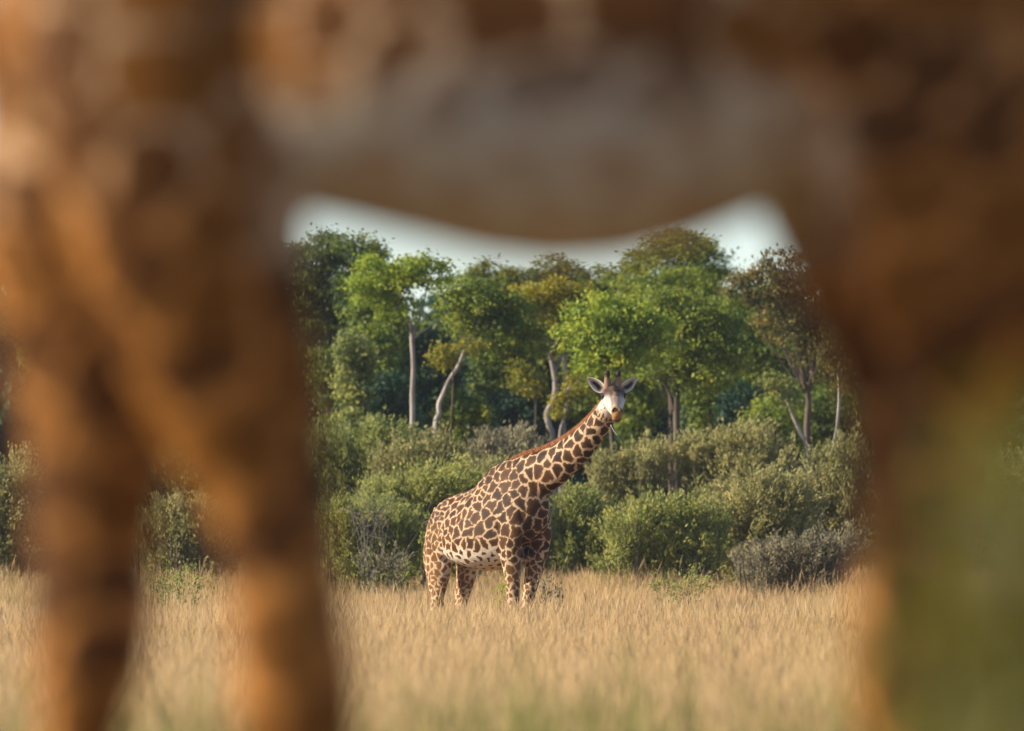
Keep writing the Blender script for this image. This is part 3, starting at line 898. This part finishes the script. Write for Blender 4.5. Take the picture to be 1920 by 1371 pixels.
def giraffe(root_name, label, loc, rz, scale, pose, voxel, seed, group):
    rng = np.random.default_rng(seed)
    root = empty(root_name, loc, rz, scale)
    tag(root, label, 'giraffe', group)
    g = Geo()
    Tp = np.array([(x, 0, z, hw, hh) for (x, z, hh, hw) in pose.get('trunk', TRUNK_PROFILE)])
    g.tube(Tp, 40, 40, egg=.34, pw=.95)
    g.tube(np.array(pose['neck']), 36, 28, side=pose.get('neck_side', (0, 1, 0)))
    for L in pose['legs']:
        g.tube(np.array(L['path']), 34, 20, side=(0, 1, 0))
        # joint bumps and muscle
        for (c, r) in L.get('bumps', []): g.ball(c, r)
    for s in (-1, 1):
        g.ball((-.50, s * .14, 2.25), (.12, .055, .07))        # hip bone
        g.ball((-.50, s * .275, 1.80), (.09, .05, .15))         # stifle
        g.ball((.42, s * .15, 2.36), (.08, .05, .18))         # shoulder blade
        g.ball((.66, s * .20, 2.02), (.09, .06, .12))           # point of the shoulder
    # head
    hf = Vector(pose['head_dir']).normalized()
    hl = Vector((0, 0, 1)).cross(hf).normalized()
    roll = pose.get('roll', 0)
    hu = hf.cross(hl)
    hl2 = hl * math.cos(roll) + hu * math.sin(roll); hu = hf.cross(hl2); hl = hl2
    R = np.array([list(hf), list(hl), list(hu)]).T          # head frame -> giraffe frame
    H0 = np.array(pose['head_pos'])
    hp = lambda f, l, u: H0 + R @ np.array([f, l, u])
    prof = [(-.15, -.02, .05, .05), (-.10, -.01, .10, .09), (-.02, .0, .118, .118), (.06, -.005, .118, .128), (.13, -.018, .105, .124), (.22, -.04, .092, .104),
            (.32, -.06, .078, .082), (.40, -.07, .068, .060), (.48, -.075, .072, .058), (.54, -.082, .068, .057), (.585, -.09, .05, .046), (.60, -.092, .02, .025)]
    C = np.array([hp(f, 0, u) for (f, u, a, b_) in prof])
    Q = cr(np.concatenate([C, np.array([(b_, a) for (_, _, a, b_) in prof])], 1), 36)
    g.ring_tube(Q[:, :3], np.tile(R[:, 1], (36, 1)), np.tile(R[:, 2], (36, 1)), np.maximum(Q[:, 3], .004), np.maximum(Q[:, 4], .004), 28)
    for s in (-1, 1):
        g.ball(hp(.085, s * .098, .040), (.055, .036, .040), R)        # brow
        g.ball(hp(.10, s * .085, -.04), (.09, .04, .055), R)           # cheek
        g.ball(hp(.525, s * .034, -.035), (.045, .030, .036), R)       # nostril flare
        g.ball(hp(-.03, s * .056, .095), (.045, .040, .045), R)        # ossicone root
        g.ball(hp(-.045, s * .10, .045), (.04, .04, .035), R)          # ear root
    g.ball(hp(.06, 0, .095), (.06, .045, .035), R)                     # forehead knob
    g.ball(hp(.50, 0, -.135), (.075, .052, .030), R)                   # chin
    g.ball(hp(.30, 0, -.105), (.20, .045, .035), R)                    # jaw
    g.ball(hp(-.06, 0, -.05), (.09, .085, .09), R)                     # throat latch
    tmp = link('body', g.mesh('body_raw'), root)
    md = tmp.modifiers.new('r', 'REMESH'); md.mode = 'VOXEL'; md.voxel_size = voxel; md.use_smooth_shade = True
    sm = tmp.modifiers.new('s', 'SMOOTH'); sm.factor = .5; sm.iterations = 5
    tmp.parent = None
    dg = bpy.context.evaluated_depsgraph_get()
    me = bpy.data.meshes.new_from_object(tmp.evaluated_get(dg))
    tmp.modifiers.clear(); old = tmp.data; tmp.data = me; bpy.data.meshes.remove(old); me.name = 'body'
    tmp.parent = root
    me.materials.clear(); me.materials.append(M_COAT)
    nv = len(me.vertices)
    V = np.empty(nv * 3, np.float32); me.vertices.foreach_get('co', V); V = V.reshape(-1, 3).astype(float)
    Nn = np.empty(nv * 3, np.float32); me.vertex_normals.foreach_get('vector', Nn); Nn = Nn.reshape(-1, 3)
    me.polygons.foreach_set('use_smooth', np.ones(len(me.polygons), bool))
    x, y, z = V.T
    hc = (V - H0) @ R                                   # head coordinates
    f, lt, u = hc.T
    # neck parameter: distance along neck path
    NP = cr(np.array(pose['neck'])[:, :3], 60)
    kd = kdtree.KDTree(60)
    for i, p in enumerate(NP): kd.insert(p, i)
    kd.balance()
    nk = np.array([(kd.find(v)[1], kd.find(v)[2]) for v in V.tolist()])
    headm = smooth(-.13, -.03, f) * np.maximum(smooth(.25, .17, np.linalg.norm(hc * np.array([.45, 1, 1]), axis=1)), smooth(.10, .18, f) * smooth(.36, .28, np.linalg.norm(hc * np.array([.45, 1, 1]), axis=1)))
    neckm = smooth(12, 22, nk[:, 0]) * (nk[:, 1] < .34) * (1 - headm) * smooth(2.2, 2.35, z)
    legm = smooth(1.85, 1.45, z) * (np.abs(y) > .03)
    hind = smooth(-.35, -.55, x) * (z < 2.45)
    # ---- seeds of the patches
    rad = np.full(nv, .094)
    rad = np.where(neckm > .5, .098 - .032 * smooth(30, 56, nk[:, 0]), rad)
    rad = np.where(hind > .3, .094 - .030 * hind, rad)
    rad = np.where((z > 2.3) & (neckm < .5) & (x < .3), .082, rad)
    trunk_lower = (z < 1.95)
    rad = np.where(trunk_lower & (hind > .4), .066 - .016 * smooth(1.8, 1.2, z), rad)
    frontleg = (x > .3) & (z < 1.75)
    rad = np.where(frontleg, .075 - .02 * smooth(1.6, 1.2, z), rad)
    rad = np.where(headm > .4, .036, rad)
    if not pose.get('big'):
        rad = np.where((x > .15) & (z > 1.85) & (headm < .4), rad * 1.18, rad)
    if pose.get('big'):
        rad = np.where(headm > .4, rad, np.maximum(rad, .085) * pose['big'])
    rad = rad * (1 + .35 * np.array([mnoise.noise(Vector(v) * 7 + Vector((9, 2, 4))) for v in V.tolist()]))
    cell = .16
    grid = {}; S = []; SR = []
    order = rng.permutation(nv)[:60000]
    VL = V.tolist()
    for i in order:
        px_, py_, pz_ = VL[i]
        r = rad[i] * (1 + .0)
        key = (int(px_ // cell), int(py_ // cell), int(pz_ // cell))
        ok = True
        for a in (-1, 0, 1):
            for b_ in (-1, 0, 1):
                for c_ in (-1, 0, 1):
                    for j in grid.get((key[0] + a, key[1] + b_, key[2] + c_), ()):
                        q = S[j]
                        if (q[0] - px_) ** 2 + (q[1] - py_) ** 2 + (q[2] - pz_) ** 2 < r * r: ok = False; break
                    if not ok: break
                if not ok: break
            if not ok: break
        if ok:
            grid.setdefault(key, []).append(len(S)); S.append(VL[i]); SR.append(rad[i])
    S = np.array(S)
    # domain warp gives ragged, leaf-like outlines
    wv = np.array([tuple(mnoise.noise_vector(Vector(v) * 9.0)) for v in VL]) * .030
    wv += np.array([tuple(mnoise.noise_vector(Vector(v) * 24.0)) for v in VL]) * .016
    Vw = (V + wv).tolist()
    kd = kdtree.KDTree(len(S))
    for i, p in enumerate(S): kd.insert(p, i)
    kd.balance()
    e = np.empty(nv); cid = np.empty(nv, int)
    for i, v in enumerate(Vw):
        (p1, i1, d1), (p2, i2, d2) = kd.find_n(v, 2)
        sep = math.dist(p1, p2) + 1e-6
        e[i] = (d2 * d2 - d1 * d1) / (2 * sep)          # true distance to the cell wall
        cid[i] = i1
    th = np.full(nv, .0078)
    th = np.where(neckm > .3, .0125, th)
    th = np.where(hind > .4, .0068, th)
    th = np.where(z < 1.75, .0078 + .004 * smooth(1.4, 1.0, z), th)
    th += .0035 * np.array([mnoise.noise(Vector(v) * 5) for v in VL])
    belly = smooth(.1, -.6, Nn[:, 2]) * smooth(1.95, 1.62, z) * smooth(.62, .40, np.abs(x)) * smooth(1.40, 1.5, z)
    if pose.get('warm'):
        belly = smooth(1.88, 1.74, z + .06 * np.array([mnoise.noise(Vector(v) * 4) for v in VL])) * smooth(-.62, -.42, x) * smooth(.48, .30, x) * smooth(1.50, 1.53, z)
        th += .012 * belly
    th += .020 * belly * (1 - .6 * pose.get('warm', 0))
    th += .06 * headm * (1 - .86 * smooth(.02, -.04, u) * smooth(.34, .26, f) * smooth(.045, .075, np.abs(lt)))
    inner_leg = smooth(1.7, 1.4, z) * smooth(.1, -.4, Nn[:, 1] * np.sign(y)) * -1
    edge = np.clip((e - th) / .006, -3, 3)
    # ---- colours
    rc = rng.uniform(size=len(S))[cid]
    dark = np.array([.022, .009, .004]); mid = np.array([.070, .028, .009]); oran = np.array([.20, .090, .027])
    pc = dark + (mid - dark) * rc[:, None]
    front = smooth(.25, .7, x) * smooth(1.9, 2.2, z)
    pc = pc * (1 - .22 * front[:, None])
    legs_o = np.clip(legm * 1.0 + .55 * hind * (z < 2.05), 0, 1) * (1 - .45 * (x > .3))
    pc = pc * (1 - .75 * legs_o[:, None]) + oran * (.85 + .3 * rc[:, None]) * .75 * legs_o[:, None]
    rim = np.exp(-np.maximum(e - th, 0) / .012)[:, None]
    pc = pc * (1 - .35 * rim) + np.array([.30, .155, .06]) * .35 * rim
    gc = np.tile(np.array([.43, .295, .175]), (nv, 1))
    if pose.get('warm'):
        wl_ = np.clip(smooth(1.80, 1.45, z) + .20 + .65 * smooth(.2, .4, x), 0, 1)[:, None] * (1 - belly[:, None])
        gc = gc * (1 - wl_) + np.array([.39, .165, .036]) * wl_
        pc = np.where(rc[:, None] > .5, np.array([.160, .060, .007]), np.array([.088, .032, .004]))
        pc = pc * (1 - .85 * belly[:, None]) + np.array([.32, .25, .175]) * .85 * belly[:, None]
    white = np.array([.66, .57, .46]) if not pose.get('warm') else np.array([.37, .33, .255])  # near giraffe: white belly painted greyer, its shade put into the colour
    wm = np.clip(belly + .35 * smooth(1.9, 1.5, z) * (1 - legm) * (0 if pose.get('warm') else 1), 0, 1)[:, None]
    gc = gc * (1 - wm) + white * wm
    pale = (smooth(1.75, 1.15, z) * (.0 if pose.get('warm') else .5))[:, None]
    gc = gc * (1 - pale) + np.array([.62, .47, .31]) * pale
    # face
    hd = headm[:, None]
    face = np.tile(np.array([.52, .445, .375]), (nv, 1))
    tan = np.array([.27, .135, .042]); brown = np.array([.065, .036, .022]); grey = np.array([.115, .072, .048])
    def over(base, col, m): return base * (1 - m[:, None]) + col * m[:, None]
    nzv = np.array([mnoise.noise(Vector(v) * 22) for v in hc.tolist()])
    face = over(face, grey, smooth(.0, .06, u + .02 * nzv) * smooth(.26, .14, f + .03 * nzv) * .9)
    face = over(face, brown, np.clip(smooth(.10, .02, np.abs(lt + .02) + .03 * nzv) * smooth(.30, .05, f) * smooth(.02, .07, u), 0, 1) * .75)
    face = over(face, np.array([.36, .21, .12]), smooth(.030, .012, np.abs(lt - .004)) * smooth(.10, .18, f) * smooth(-.06, -.02, u) * .85)
    face = over(face, brown, smooth(.020, .006, np.abs(lt + .036 + .01 * nzv)) * smooth(.10, .16, f) * smooth(.52, .40, f) * smooth(-.06, -.02, u) * .6)
    face = over(face, brown * .8, smooth(.06, .03, np.linalg.norm(hc - np.array([.105, 0, .020]) - np.outer(np.sign(lt), [0, .118, 0]), axis=1)))
    n12 = np.array([mnoise.noise(Vector(v) * 15 + Vector((3, 1, 7))) for v in hc.tolist()])
    face = over(face, brown, smooth(.0, .35, n12) * smooth(.0, .05, u) * smooth(.30, .16, f) * .8)
    face = over(face, np.array([.30, .20, .13]), smooth(.1, .4, n12) * smooth(.20, .30, f) * smooth(.45, .38, f) * smooth(-.12, -.03, u) * .5)
    face = over(face, tan, smooth(.40, .50, f + .05 * nzv - .06 * smooth(-.06, -.14, u)))
    face = over(face, tan * .55, smooth(-.125, -.155, u) * smooth(.42, .5, f))
    face = over(face, np.array([.05, .022, .015]), smooth(.017, .007, np.abs(u + .122 - .25 * (lt - .02) * (lt < .05))) * smooth(.49, .53, f) * .9)
    gc = gc * (1 - hd) + face * hd
    # hooves
    hoof = smooth(.12, .09, z)[:, None]
    gc = gc * (1 - hoof) + np.array([.06, .05, .04]) * hoof
    edge = np.where(z < .12, -3, edge)
    one = np.ones((nv, 1))
    put_attr(me, 'edge', edge)
    put_attr(me, 'ground_coat', np.concatenate([gc, one], 1))
    put_attr(me, 'patch_coat', np.concatenate([np.clip(pc, .005, 1), one], 1))

    # ---- ossicones, ears, eyes, nostrils
    for s in (-1, 1):
        o = Geo()
        P = [(-.012, .052, .07, .052), (-.018, .054, .12, .043), (-.028, .058, .17, .034), (-.038, .060, .215, .0285), (-.042, .061, .240, .0285), (-.046, .061, .260, .022), (-.048, .061, .268, .008)]
        pp = np.array([(*hp(a, s * b_, c_), r, r) for (a, b_, c_, r) in P])
        o.tube(pp, 20, 12, side=R[:, 1])
        om = o.mesh('ossicone', M_EARCOAT)
        for v in om.vertices:
            uu = float(((np.array(v.co) - H0) @ R)[2])
            v.co += Vector(mnoise.noise_vector(v.co * 60)) * (.003 + .006 * (uu > .215))
        ov = np.array([v.co for v in om.vertices]); ou = ((ov - H0) @ R)[:, 2]
        t = smooth(.190, .225, ou + .012 * np.array([mnoise.noise(Vector(v) * 50) for v in ov.tolist()]))[:, None]
        cc = np.array([.23, .135, .078]) * (1 - t) + np.array([.025, .014, .010]) * t
        put_attr(om, 'ground_coat', np.concatenate([cc, np.ones((len(ov), 1))], 1))
        link('ossicone', om, root)
        # ear: cupped leaf
        ns, ntt = 14, 11
        EV = []; EC = []
        ax = R @ np.array([-.10, s * .74, .60]); ax /= np.linalg.norm(ax)
        fwd = R @ np.array([.93, s * .22, .15]); fwd -= ax * (fwd @ ax); fwd /= np.linalg.norm(fwd)
        sd = np.cross(ax, fwd)
        b0 = hp(-.045, s * .098, .048)
        for side in (0, 1):
            for i in range(ns):
                a = i / (ns - 1)
                wdt = .060 * (math.sin(math.pi * min(1, a * .93 + .07) ** .80) ** .75) * (1 - .10 * a) + .004
                if a == 0: wdt = .022
                for j in range(ntt):
                    t = -1 + 2 * j / (ntt - 1)
                    cup = .034 * (abs(t) ** 1.8) * (1 - .55 * a) - .03 * (1 - a) * 0
                    p = b0 + ax * (.225 * a) + sd * (wdt * t) + fwd * (cup + (.008 if side == 0 else -.004) * (1 - abs(t) ** 6) - .012 * a)
                    EV.append(p)
                    rimw = smooth(.55, .95, abs(t)); 
                    if side == 0:
                        dk = smooth(.62, .22, abs(t - .10 * s + .12 * math.sin(a * 8 + 1))) * smooth(.08, .2, a) * smooth(.86, .6, a)
                        c_ = np.array([.62, .53, .44]) * (1 - dk) + np.array([.020, .014, .012]) * dk
                        c_ = c_ * (1 - .35 * (1 - rimw) * (1 - dk))
                    else:
                        c_ = np.array([.55, .45, .34])
                    EC.append(c_)
        fq = []
        m_ = ns * ntt
        for i in range(ns - 1):
            for j in range(ntt - 1):
                a = i * ntt + j
                fq.append((a, a + 1, a + ntt + 1, a + ntt)); fq.append((m_ + a, m_ + a + ntt, m_ + a + ntt + 1, m_ + a + 1))
        for i in range(ns - 1):
            for j in (0, ntt - 1):
                a = i * ntt + j
                fq.append((a, a + ntt, m_ + a + ntt, m_ + a))
        for j in range(ntt - 1):
            a = (ns - 1) * ntt + j
            fq.append((a, a + 1, m_ + a + 1, m_ + a))
        em = mesh_np('ear', np.array(EV), [np.array(fq)], M_EARCOAT, {'ground_coat': np.concatenate([np.array(EC), np.ones((len(EC), 1))], 1)}, True)
        link('ear', em, root)
        ey = Geo(); ey.ball(hp(.112, s * .116, .018), (.034, .022, .028), R)
        link('eye', ey.mesh('eye', M_EYE), root)
        # lashes / upper lid
        la = Geo()
        lp = [hp(.070, s * .130, .036), hp(.095, s * .139, .044), hp(.122, s * .134, .040), hp(.142, s * .112, .026)]
        la.tube(np.array([(*p, .009, .007) for p in lp]), 10, 8, side=R[:, 2])
        link('eyelid', la.mesh('eyelid', M_NOSTRIL), root)
        nsn = Geo()
        npts = [hp(.520, s * .022, -.004), hp(.545, s * .036, -.006), hp(.560, s * .047, -.022), hp(.558, s * .046, -.040)]
        nsn.tube(np.array([(*p, .010, .009) for p in npts]), 12, 8, side=R[:, 1])
        link('nostril', nsn.mesh('nostril', M_NOSTRIL), root)

    # ---- mane: short upright hair along the crest
    Q = cr(np.array(pose['neck']), 240)
    C = Q[:, :3]
    T = np.gradient(C, axis=0); T /= np.linalg.norm(T, axis=1)[:, None]
    S_ = np.array(pose.get('neck_side', (0, 1, 0)), float)
    A = S_ - (T @ S_)[:, None] * T; A /= np.linalg.norm(A, axis=1)[:, None]
    B = np.cross(T, A); B *= np.where(B @ np.array(pose.get('neck_up', (-.5, 0, 1))) < 0, -1, 1)[:, None]
    i0, i1 = pose['mane']
    HP, HD, HN, HL = [], [], [], []
    for i in rng.uniform(i0, i1, 6500):
        k = min(int(i), 238); q = i - k
        c = C[k] * (1 - q) + C[k + 1] * q
        rv = Q[k, 4]
        yl = rng.normal(0, .010)
        L = rng.uniform(.045, .070) * (.6 + .4 * math.sin(math.pi * min(1, max(0, (i - i0) / (i1 - i0)) * .9 + .1)))
        d = B[k] + T[k] * rng.normal(-.15, .22) + A[k] * rng.normal(0, .12)
        d /= np.linalg.norm(d)
        HP.append(c + B[k] * (rv - .012) + A[k] * yl + d * L * .5); HD.append(d); HN.append(A[k] + T[k] * rng.normal(0, .6)); HL.append(L)
    HL = np.array(HL)
    mm = leaf_mesh('mane', np.array(HP), np.array(HD), np.array(HN), HL, HL * .17, np.ones(len(HL)), M_MANE)
    link('mane', mm, root)
    # ---- tail
    tp = pose['tail']
    tg = Geo(); tg.tube(np.array(tp), 24, 10, side=(0, 1, 0))
    tm = tg.mesh('tail', M_EARCOAT)
    put_attr(tm, 'ground_coat', np.tile(np.array([.40, .24, .11, 1]), (len(tm.vertices), 1)))
    to = link('tail', tm, root)
    e_ = np.array(tp[-1][:3]); d0 = e_ - np.array(tp[-2][:3]); d0 /= np.linalg.norm(d0)
    n = 200
    hd_ = d0 + rng.normal(0, .13, (n, 3)); hl_ = rng.uniform(.5, 1, n) * pose.get('tuft', .36)
    hd_ /= np.linalg.norm(hd_, axis=1)[:, None]
    tf = leaf_mesh('tail_tuft', e_ - d0 * rng.uniform(0, .08, n)[:, None] + hd_ * hl_[:, None] * .5, hd_, rng.normal(size=(n, 3)), hl_, np.full(n, .022), np.ones(n), M_TUFT)
    link('tail_tuft', tf, to)
    return root


def leg_front(y, pts):
    return dict(path=[(x, y + dy, z, ry, rx) for (x, dy, z, rx, ry) in pts])


A47 = math.radians(47)
ca, sa = math.cos(A47), math.sin(A47)


def far_pose():
    L = []
    # near (right) foreleg
    L.append(dict(path=[(.46, -.13, 2.40, .06, .12), (.50, -.19, 2.20, .085, .20), (.54, -.205, 1.95, .095, .19), (.545, -.195, 1.72, .095, .145), (.552, -.175, 1.52, .080, .108), (.556, -.165, 1.30, .066, .080),
                        (.556, -.16, 1.08, .058, .066), (.56, -.16, .86, .07, .078), (.555, -.16, .70, .05, .055), (.555, -.16, .42, .042, .046), (.56, -.16, .17, .055, .06), (.585, -.16, .06, .06, .075), (.60, -.16, -.01, .065, .085)]))
    # far (left) foreleg, set back
    L.append(dict(path=[(.46, .13, 2.40, .06, .12), (.52, .19, 2.20, .085, .20), (.56, .205, 1.95, .095, .19), (.55, .195, 1.74, .095, .15), (.53, .175, 1.55, .085, .112), (.47, .165, 1.32, .068, .082),
                        (.42, .16, 1.08, .058, .066), (.38, .16, .86, .07, .078), (.37, .16, .70, .05, .055), (.36, .16, .42, .042, .046), (.36, .16, .17, .055, .06), (.385, .16, .06, .06, .075), (.40, .16, -.01, .065, .085)]))
    # near hind
    L.append(dict(path=[(-.54, -.11, 2.25, .08, .13), (-.575, -.165, 2.08, .115, .19), (-.61, -.185, 1.85, .12, .215), (-.635, -.185, 1.62, .11, .205), (-.65, -.175, 1.42, .085, .148), (-.675, -.165, 1.22, .062, .088),
                        (-.70, -.16, 1.02, .055, .070), (-.715, -.16, .86, .060, .080), (-.69, -.16, .68, .046, .055), (-.68, -.16, .42, .040, .046), (-.67, -.16, .17, .052, .058), (-.645, -.16, .06, .058, .075), (-.63, -.16, -.01, .062, .085)]))
    # far hind
    L.append(dict(path=[(-.52, .12, 2.28, .09, .16), (-.55, .175, 2.08, .125, .24), (-.555, .19, 1.85, .125, .215), (-.555, .185, 1.64, .11, .165), (-.585, .175, 1.42, .085, .120), (-.63, .165, 1.22, .062, .088),
                        (-.67, .16, 1.02, .055, .070), (-.69, .16, .86, .060, .080), (-.67, .16, .68, .046, .055), (-.655, .16, .42, .040, .046), (-.645, .16, .17, .052, .058), (-.62, .16, .06, .058, .075), (-.605, .16, -.01, .062, .085)]))
    yaw = math.radians(5); pit = math.radians(15)
    wx, wy = math.sin(yaw) * math.cos(pit), -math.cos(yaw) * math.cos(pit)
    hd = (wx * ca - wy * sa, wx * sa + wy * ca, -math.sin(pit))
    X, Yd, Z = (1146.5 - 918) / 170.66, -1.40, (1340 - 752) / 170.66
    return dict(
        neck=[(.24, 0, 2.32, .12, .32), (.42, 0, 2.43, .14, .32), (.63, 0, 2.535, .155, .282), (.90, 0, 2.625, .145, .240), (1.20, 0, 2.755, .130, .206), (1.53, 0, 2.955, .116, .168), (1.77, 0, 3.165, .102, .138), (1.885, .012, 3.32, .095, .115), (1.92, .025, 3.42, .085, .085)],
        legs=L, head_dir=hd, head_pos=(X * ca - Yd * sa, X * sa + Yd * ca, Z), mane=(42, 218),
        tail=[(-.85, 0, 2.22, .035, .035), (-.90, 0, 2.10, .028, .028), (-.93, .03, 1.85, .02, .02), (-.92, .05, 1.55, .014, .014), (-.91, .06, 1.30, .010, .010)])


def near_pose():
    L = []
    # near (right) foreleg
    L.append(dict(path=[(.44, -.13, 2.40, .06, .12), (.52, -.19, 2.15, .09, .22), (.58, -.205, 1.85, .10, .24), (.62, -.20, 1.62, .105, .235), (.63, -.185, 1.43, .095, .170), (.625, -.175, 1.34, .085, .132), (.60, -.17, 1.25, .072, .098),
                        (.556, -.165, 1.08, .058, .064), (.54, -.16, .86, .07, .075), (.535, -.16, .70, .05, .055), (.53, -.16, .42, .042, .046), (.53, -.16, .17, .055, .06), (.555, -.16, .06, .06, .075), (.57, -.16, -.01, .065, .085)]))
    # far foreleg a little behind
    L.append(dict(path=[(.42, .13, 2.40, .06, .12), (.46, .19, 2.15, .09, .22), (.48, .205, 1.85, .10, .22), (.465, .20, 1.66, .105, .19), (.495, .185, 1.48, .095, .135), (.535, .175, 1.34, .08, .110), (.52, .17, 1.25, .068, .08),
                        (.515, .165, 1.08, .056, .060), (.505, .16, .86, .07, .072), (.50, .16, .70, .05, .055), (.50, .16, .42, .042, .046), (.50, .16, .17, .055, .06), (.525, .16, .06, .06, .075), (.54, .16, -.01, .065, .085)]))
    # near hind, reaching forward
    L.append(dict(path=[(-.58, -.12, 2.30, .09, .18), (-.66, -.18, 2.10, .13, .27), (-.69, -.20, 1.85, .13, .26), (-.675, -.20, 1.57, .115, .205), (-.63, -.185, 1.40, .095, .170), (-.58, -.17, 1.25, .078, .143), (-.53, -.165, 1.10, .062, .104),
                        (-.515, -.16, .99, .060, .098), (-.495, -.16, .85, .064, .102), (-.490, -.16, .72, .056, .102), (-.47, -.16, .60, .045, .060), (-.44, -.16, .42, .040, .046), (-.42, -.16, .17, .052, .058), (-.395, -.16, .06, .058, .075), (-.38, -.16, -.01, .062, .085)]))
    # far hind, trailing
    L.append(dict(path=[(-.60, .12, 2.28, .09, .16), (-.72, .18, 2.05, .125, .25), (-.82, .19, 1.80, .125, .22), (-.86, .185, 1.56, .11, .19), (-.84, .175, 1.36, .09, .15), (-.84, .165, 1.20, .076, .125),
                        (-.85, .16, 1.02, .062, .105), (-.85, .16, .88, .064, .106), (-.872, .16, .70, .050, .070), (-.90, .16, .42, .040, .046), (-.92, .16, .17, .052, .058), (-.90, .16, .06, .058, .075), (-.885, .16, -.01, .062, .085)]))
    return dict(
        neck=[(.22, 0, 2.36, .20, .34), (.42, 0, 2.52, .19, .31), (.62, 0, 2.75, .17, .25), (.80, 0, 3.05, .145, .21), (.97, 0, 3.40, .13, .185), (1.12, 0, 3.78, .115, .16), (1.24, 0, 4.10, .10, .13), (1.30, 0, 4.26, .09, .10), (1.34, 0, 4.33, .08, .08)],
        trunk=NEAR_TRUNK, big=1.45, legs=L, head_dir=(.93, -.05, -.36), head_pos=(1.38, 0, 4.36), mane=(42, 218), warm=1.0,
        tail=[(-.98, 0, 2.16, .035, .035), (-1.04, .04, 2.0, .028, .028), (-.98, .28, 1.65, .02, .02), (-.84, .34, 1.30, .014, .014), (-.785, .34, 1.02, .010, .010)], tuft=.13)


gp = Vector(((918 - 960) / F * GD, GD, 0.0))
giraffe('giraffe', 'sharply seen giraffe facing us from the dry grass with its neck stretched out', (gp.x, gp.y, gz(gp.x, gp.y)), -A47, 1.0, far_pose(), .0125, 11, 'giraffes')
giraffe('giraffe', 'blurred giraffe close by whose belly and legs frame the view', (0.16, 23.0, 0.90), 0.0, 1.2, near_pose(), .022, 23, 'giraffes')

# a stalk of grass held in the mouth
s0 = W(1145, 797, GD - 1.9); s1 = W(1152, 810, GD - 1.93); s2 = W(1158, 817, GD - 1.95)
st = Geo(); st.limb([(*(s0 - s0), .0055), (*(s1 - s0), .005), (*(s2 - s0), .004)], n=8, seg=6)
so = link('grass_stalk', st.mesh('grass_stalk', plain_mat('stalk_pale', (.36, .33, .26))))
so.location = s0
tag(so, 'pale grass stalk hanging from the mouth of the far giraffe', 'stalk')


# ------------------------------------------------------------------ leafy shrub close to the camera
def near_shrub():
    rng = np.random.default_rng(77)
    Y = 12.0
    base = Vector((.62, Y, gz(.62, Y)))
    root = empty('leafy_shrub', base)
    tag(root, 'green leafy shrub blurred close to the camera at the lower right corner', 'shrub')
    g = Geo(); P = []; D = []; N = []; T = []
    ends = []
    for (px, py, w, n) in ((1880, 830, 45, 5), (1900, 930, 60, 7), (1860, 1000, 50, 5), (1840, 1120, 60, 4), (1900, 1160, 60, 6), (1800, 1250, 90, 3), (1880, 1300, 80, 8), (1720, 1360, 110, 3), (1950, 1050, 70, 9), (2050, 950, 90, 12), (1640, 1400, 100, 3), (2000, 1300, 90, 10), (1800, 1400, 110, 6)):
        for _ in range(n):
            e = W(px + rng.normal(0, w), py + rng.normal(0, w), Y + rng.normal(0, .12)) - base
            ends.append(e)
    for e in ends:
        s = Vector((rng.normal(0, .06), rng.normal(0, .06), 0))
        m = s.lerp(e, .55) + Vector((rng.normal(0, .05), rng.normal(0, .05), .08))
        g.limb([(*s, .008), (*m, .006), (*e, .003)], n=8, seg=5)
        n = rng.integers(9, 15)
        t = rng.uniform(.55, 1.03, n)[:, None]
        s_, m_, e_ = map(np.array, (s, m, e))
        p = (1 - t) ** 2 * s_ + 2 * t * (1 - t) * m_ + t ** 2 * e_ + rng.normal(0, .025, (n, 3))
        P.append(p); D.append(unit(n, rng) + np.array([0, 0, .2])); N.append(np.array([0, 0, .7]) + unit(n, rng)); T.append(rng.normal(.5, .22, n))
    P, D, N = map(np.concatenate, (P, D, N)); T = np.concatenate(T)
    L = rng.uniform(.05, .085, len(P))
    link('stem', g.mesh('stem', M_TWIG), root)
    link('foliage', leaf_mesh('foliage', P, D, N, L, L * .5, T, M_NEAR), root)


near_shrub()
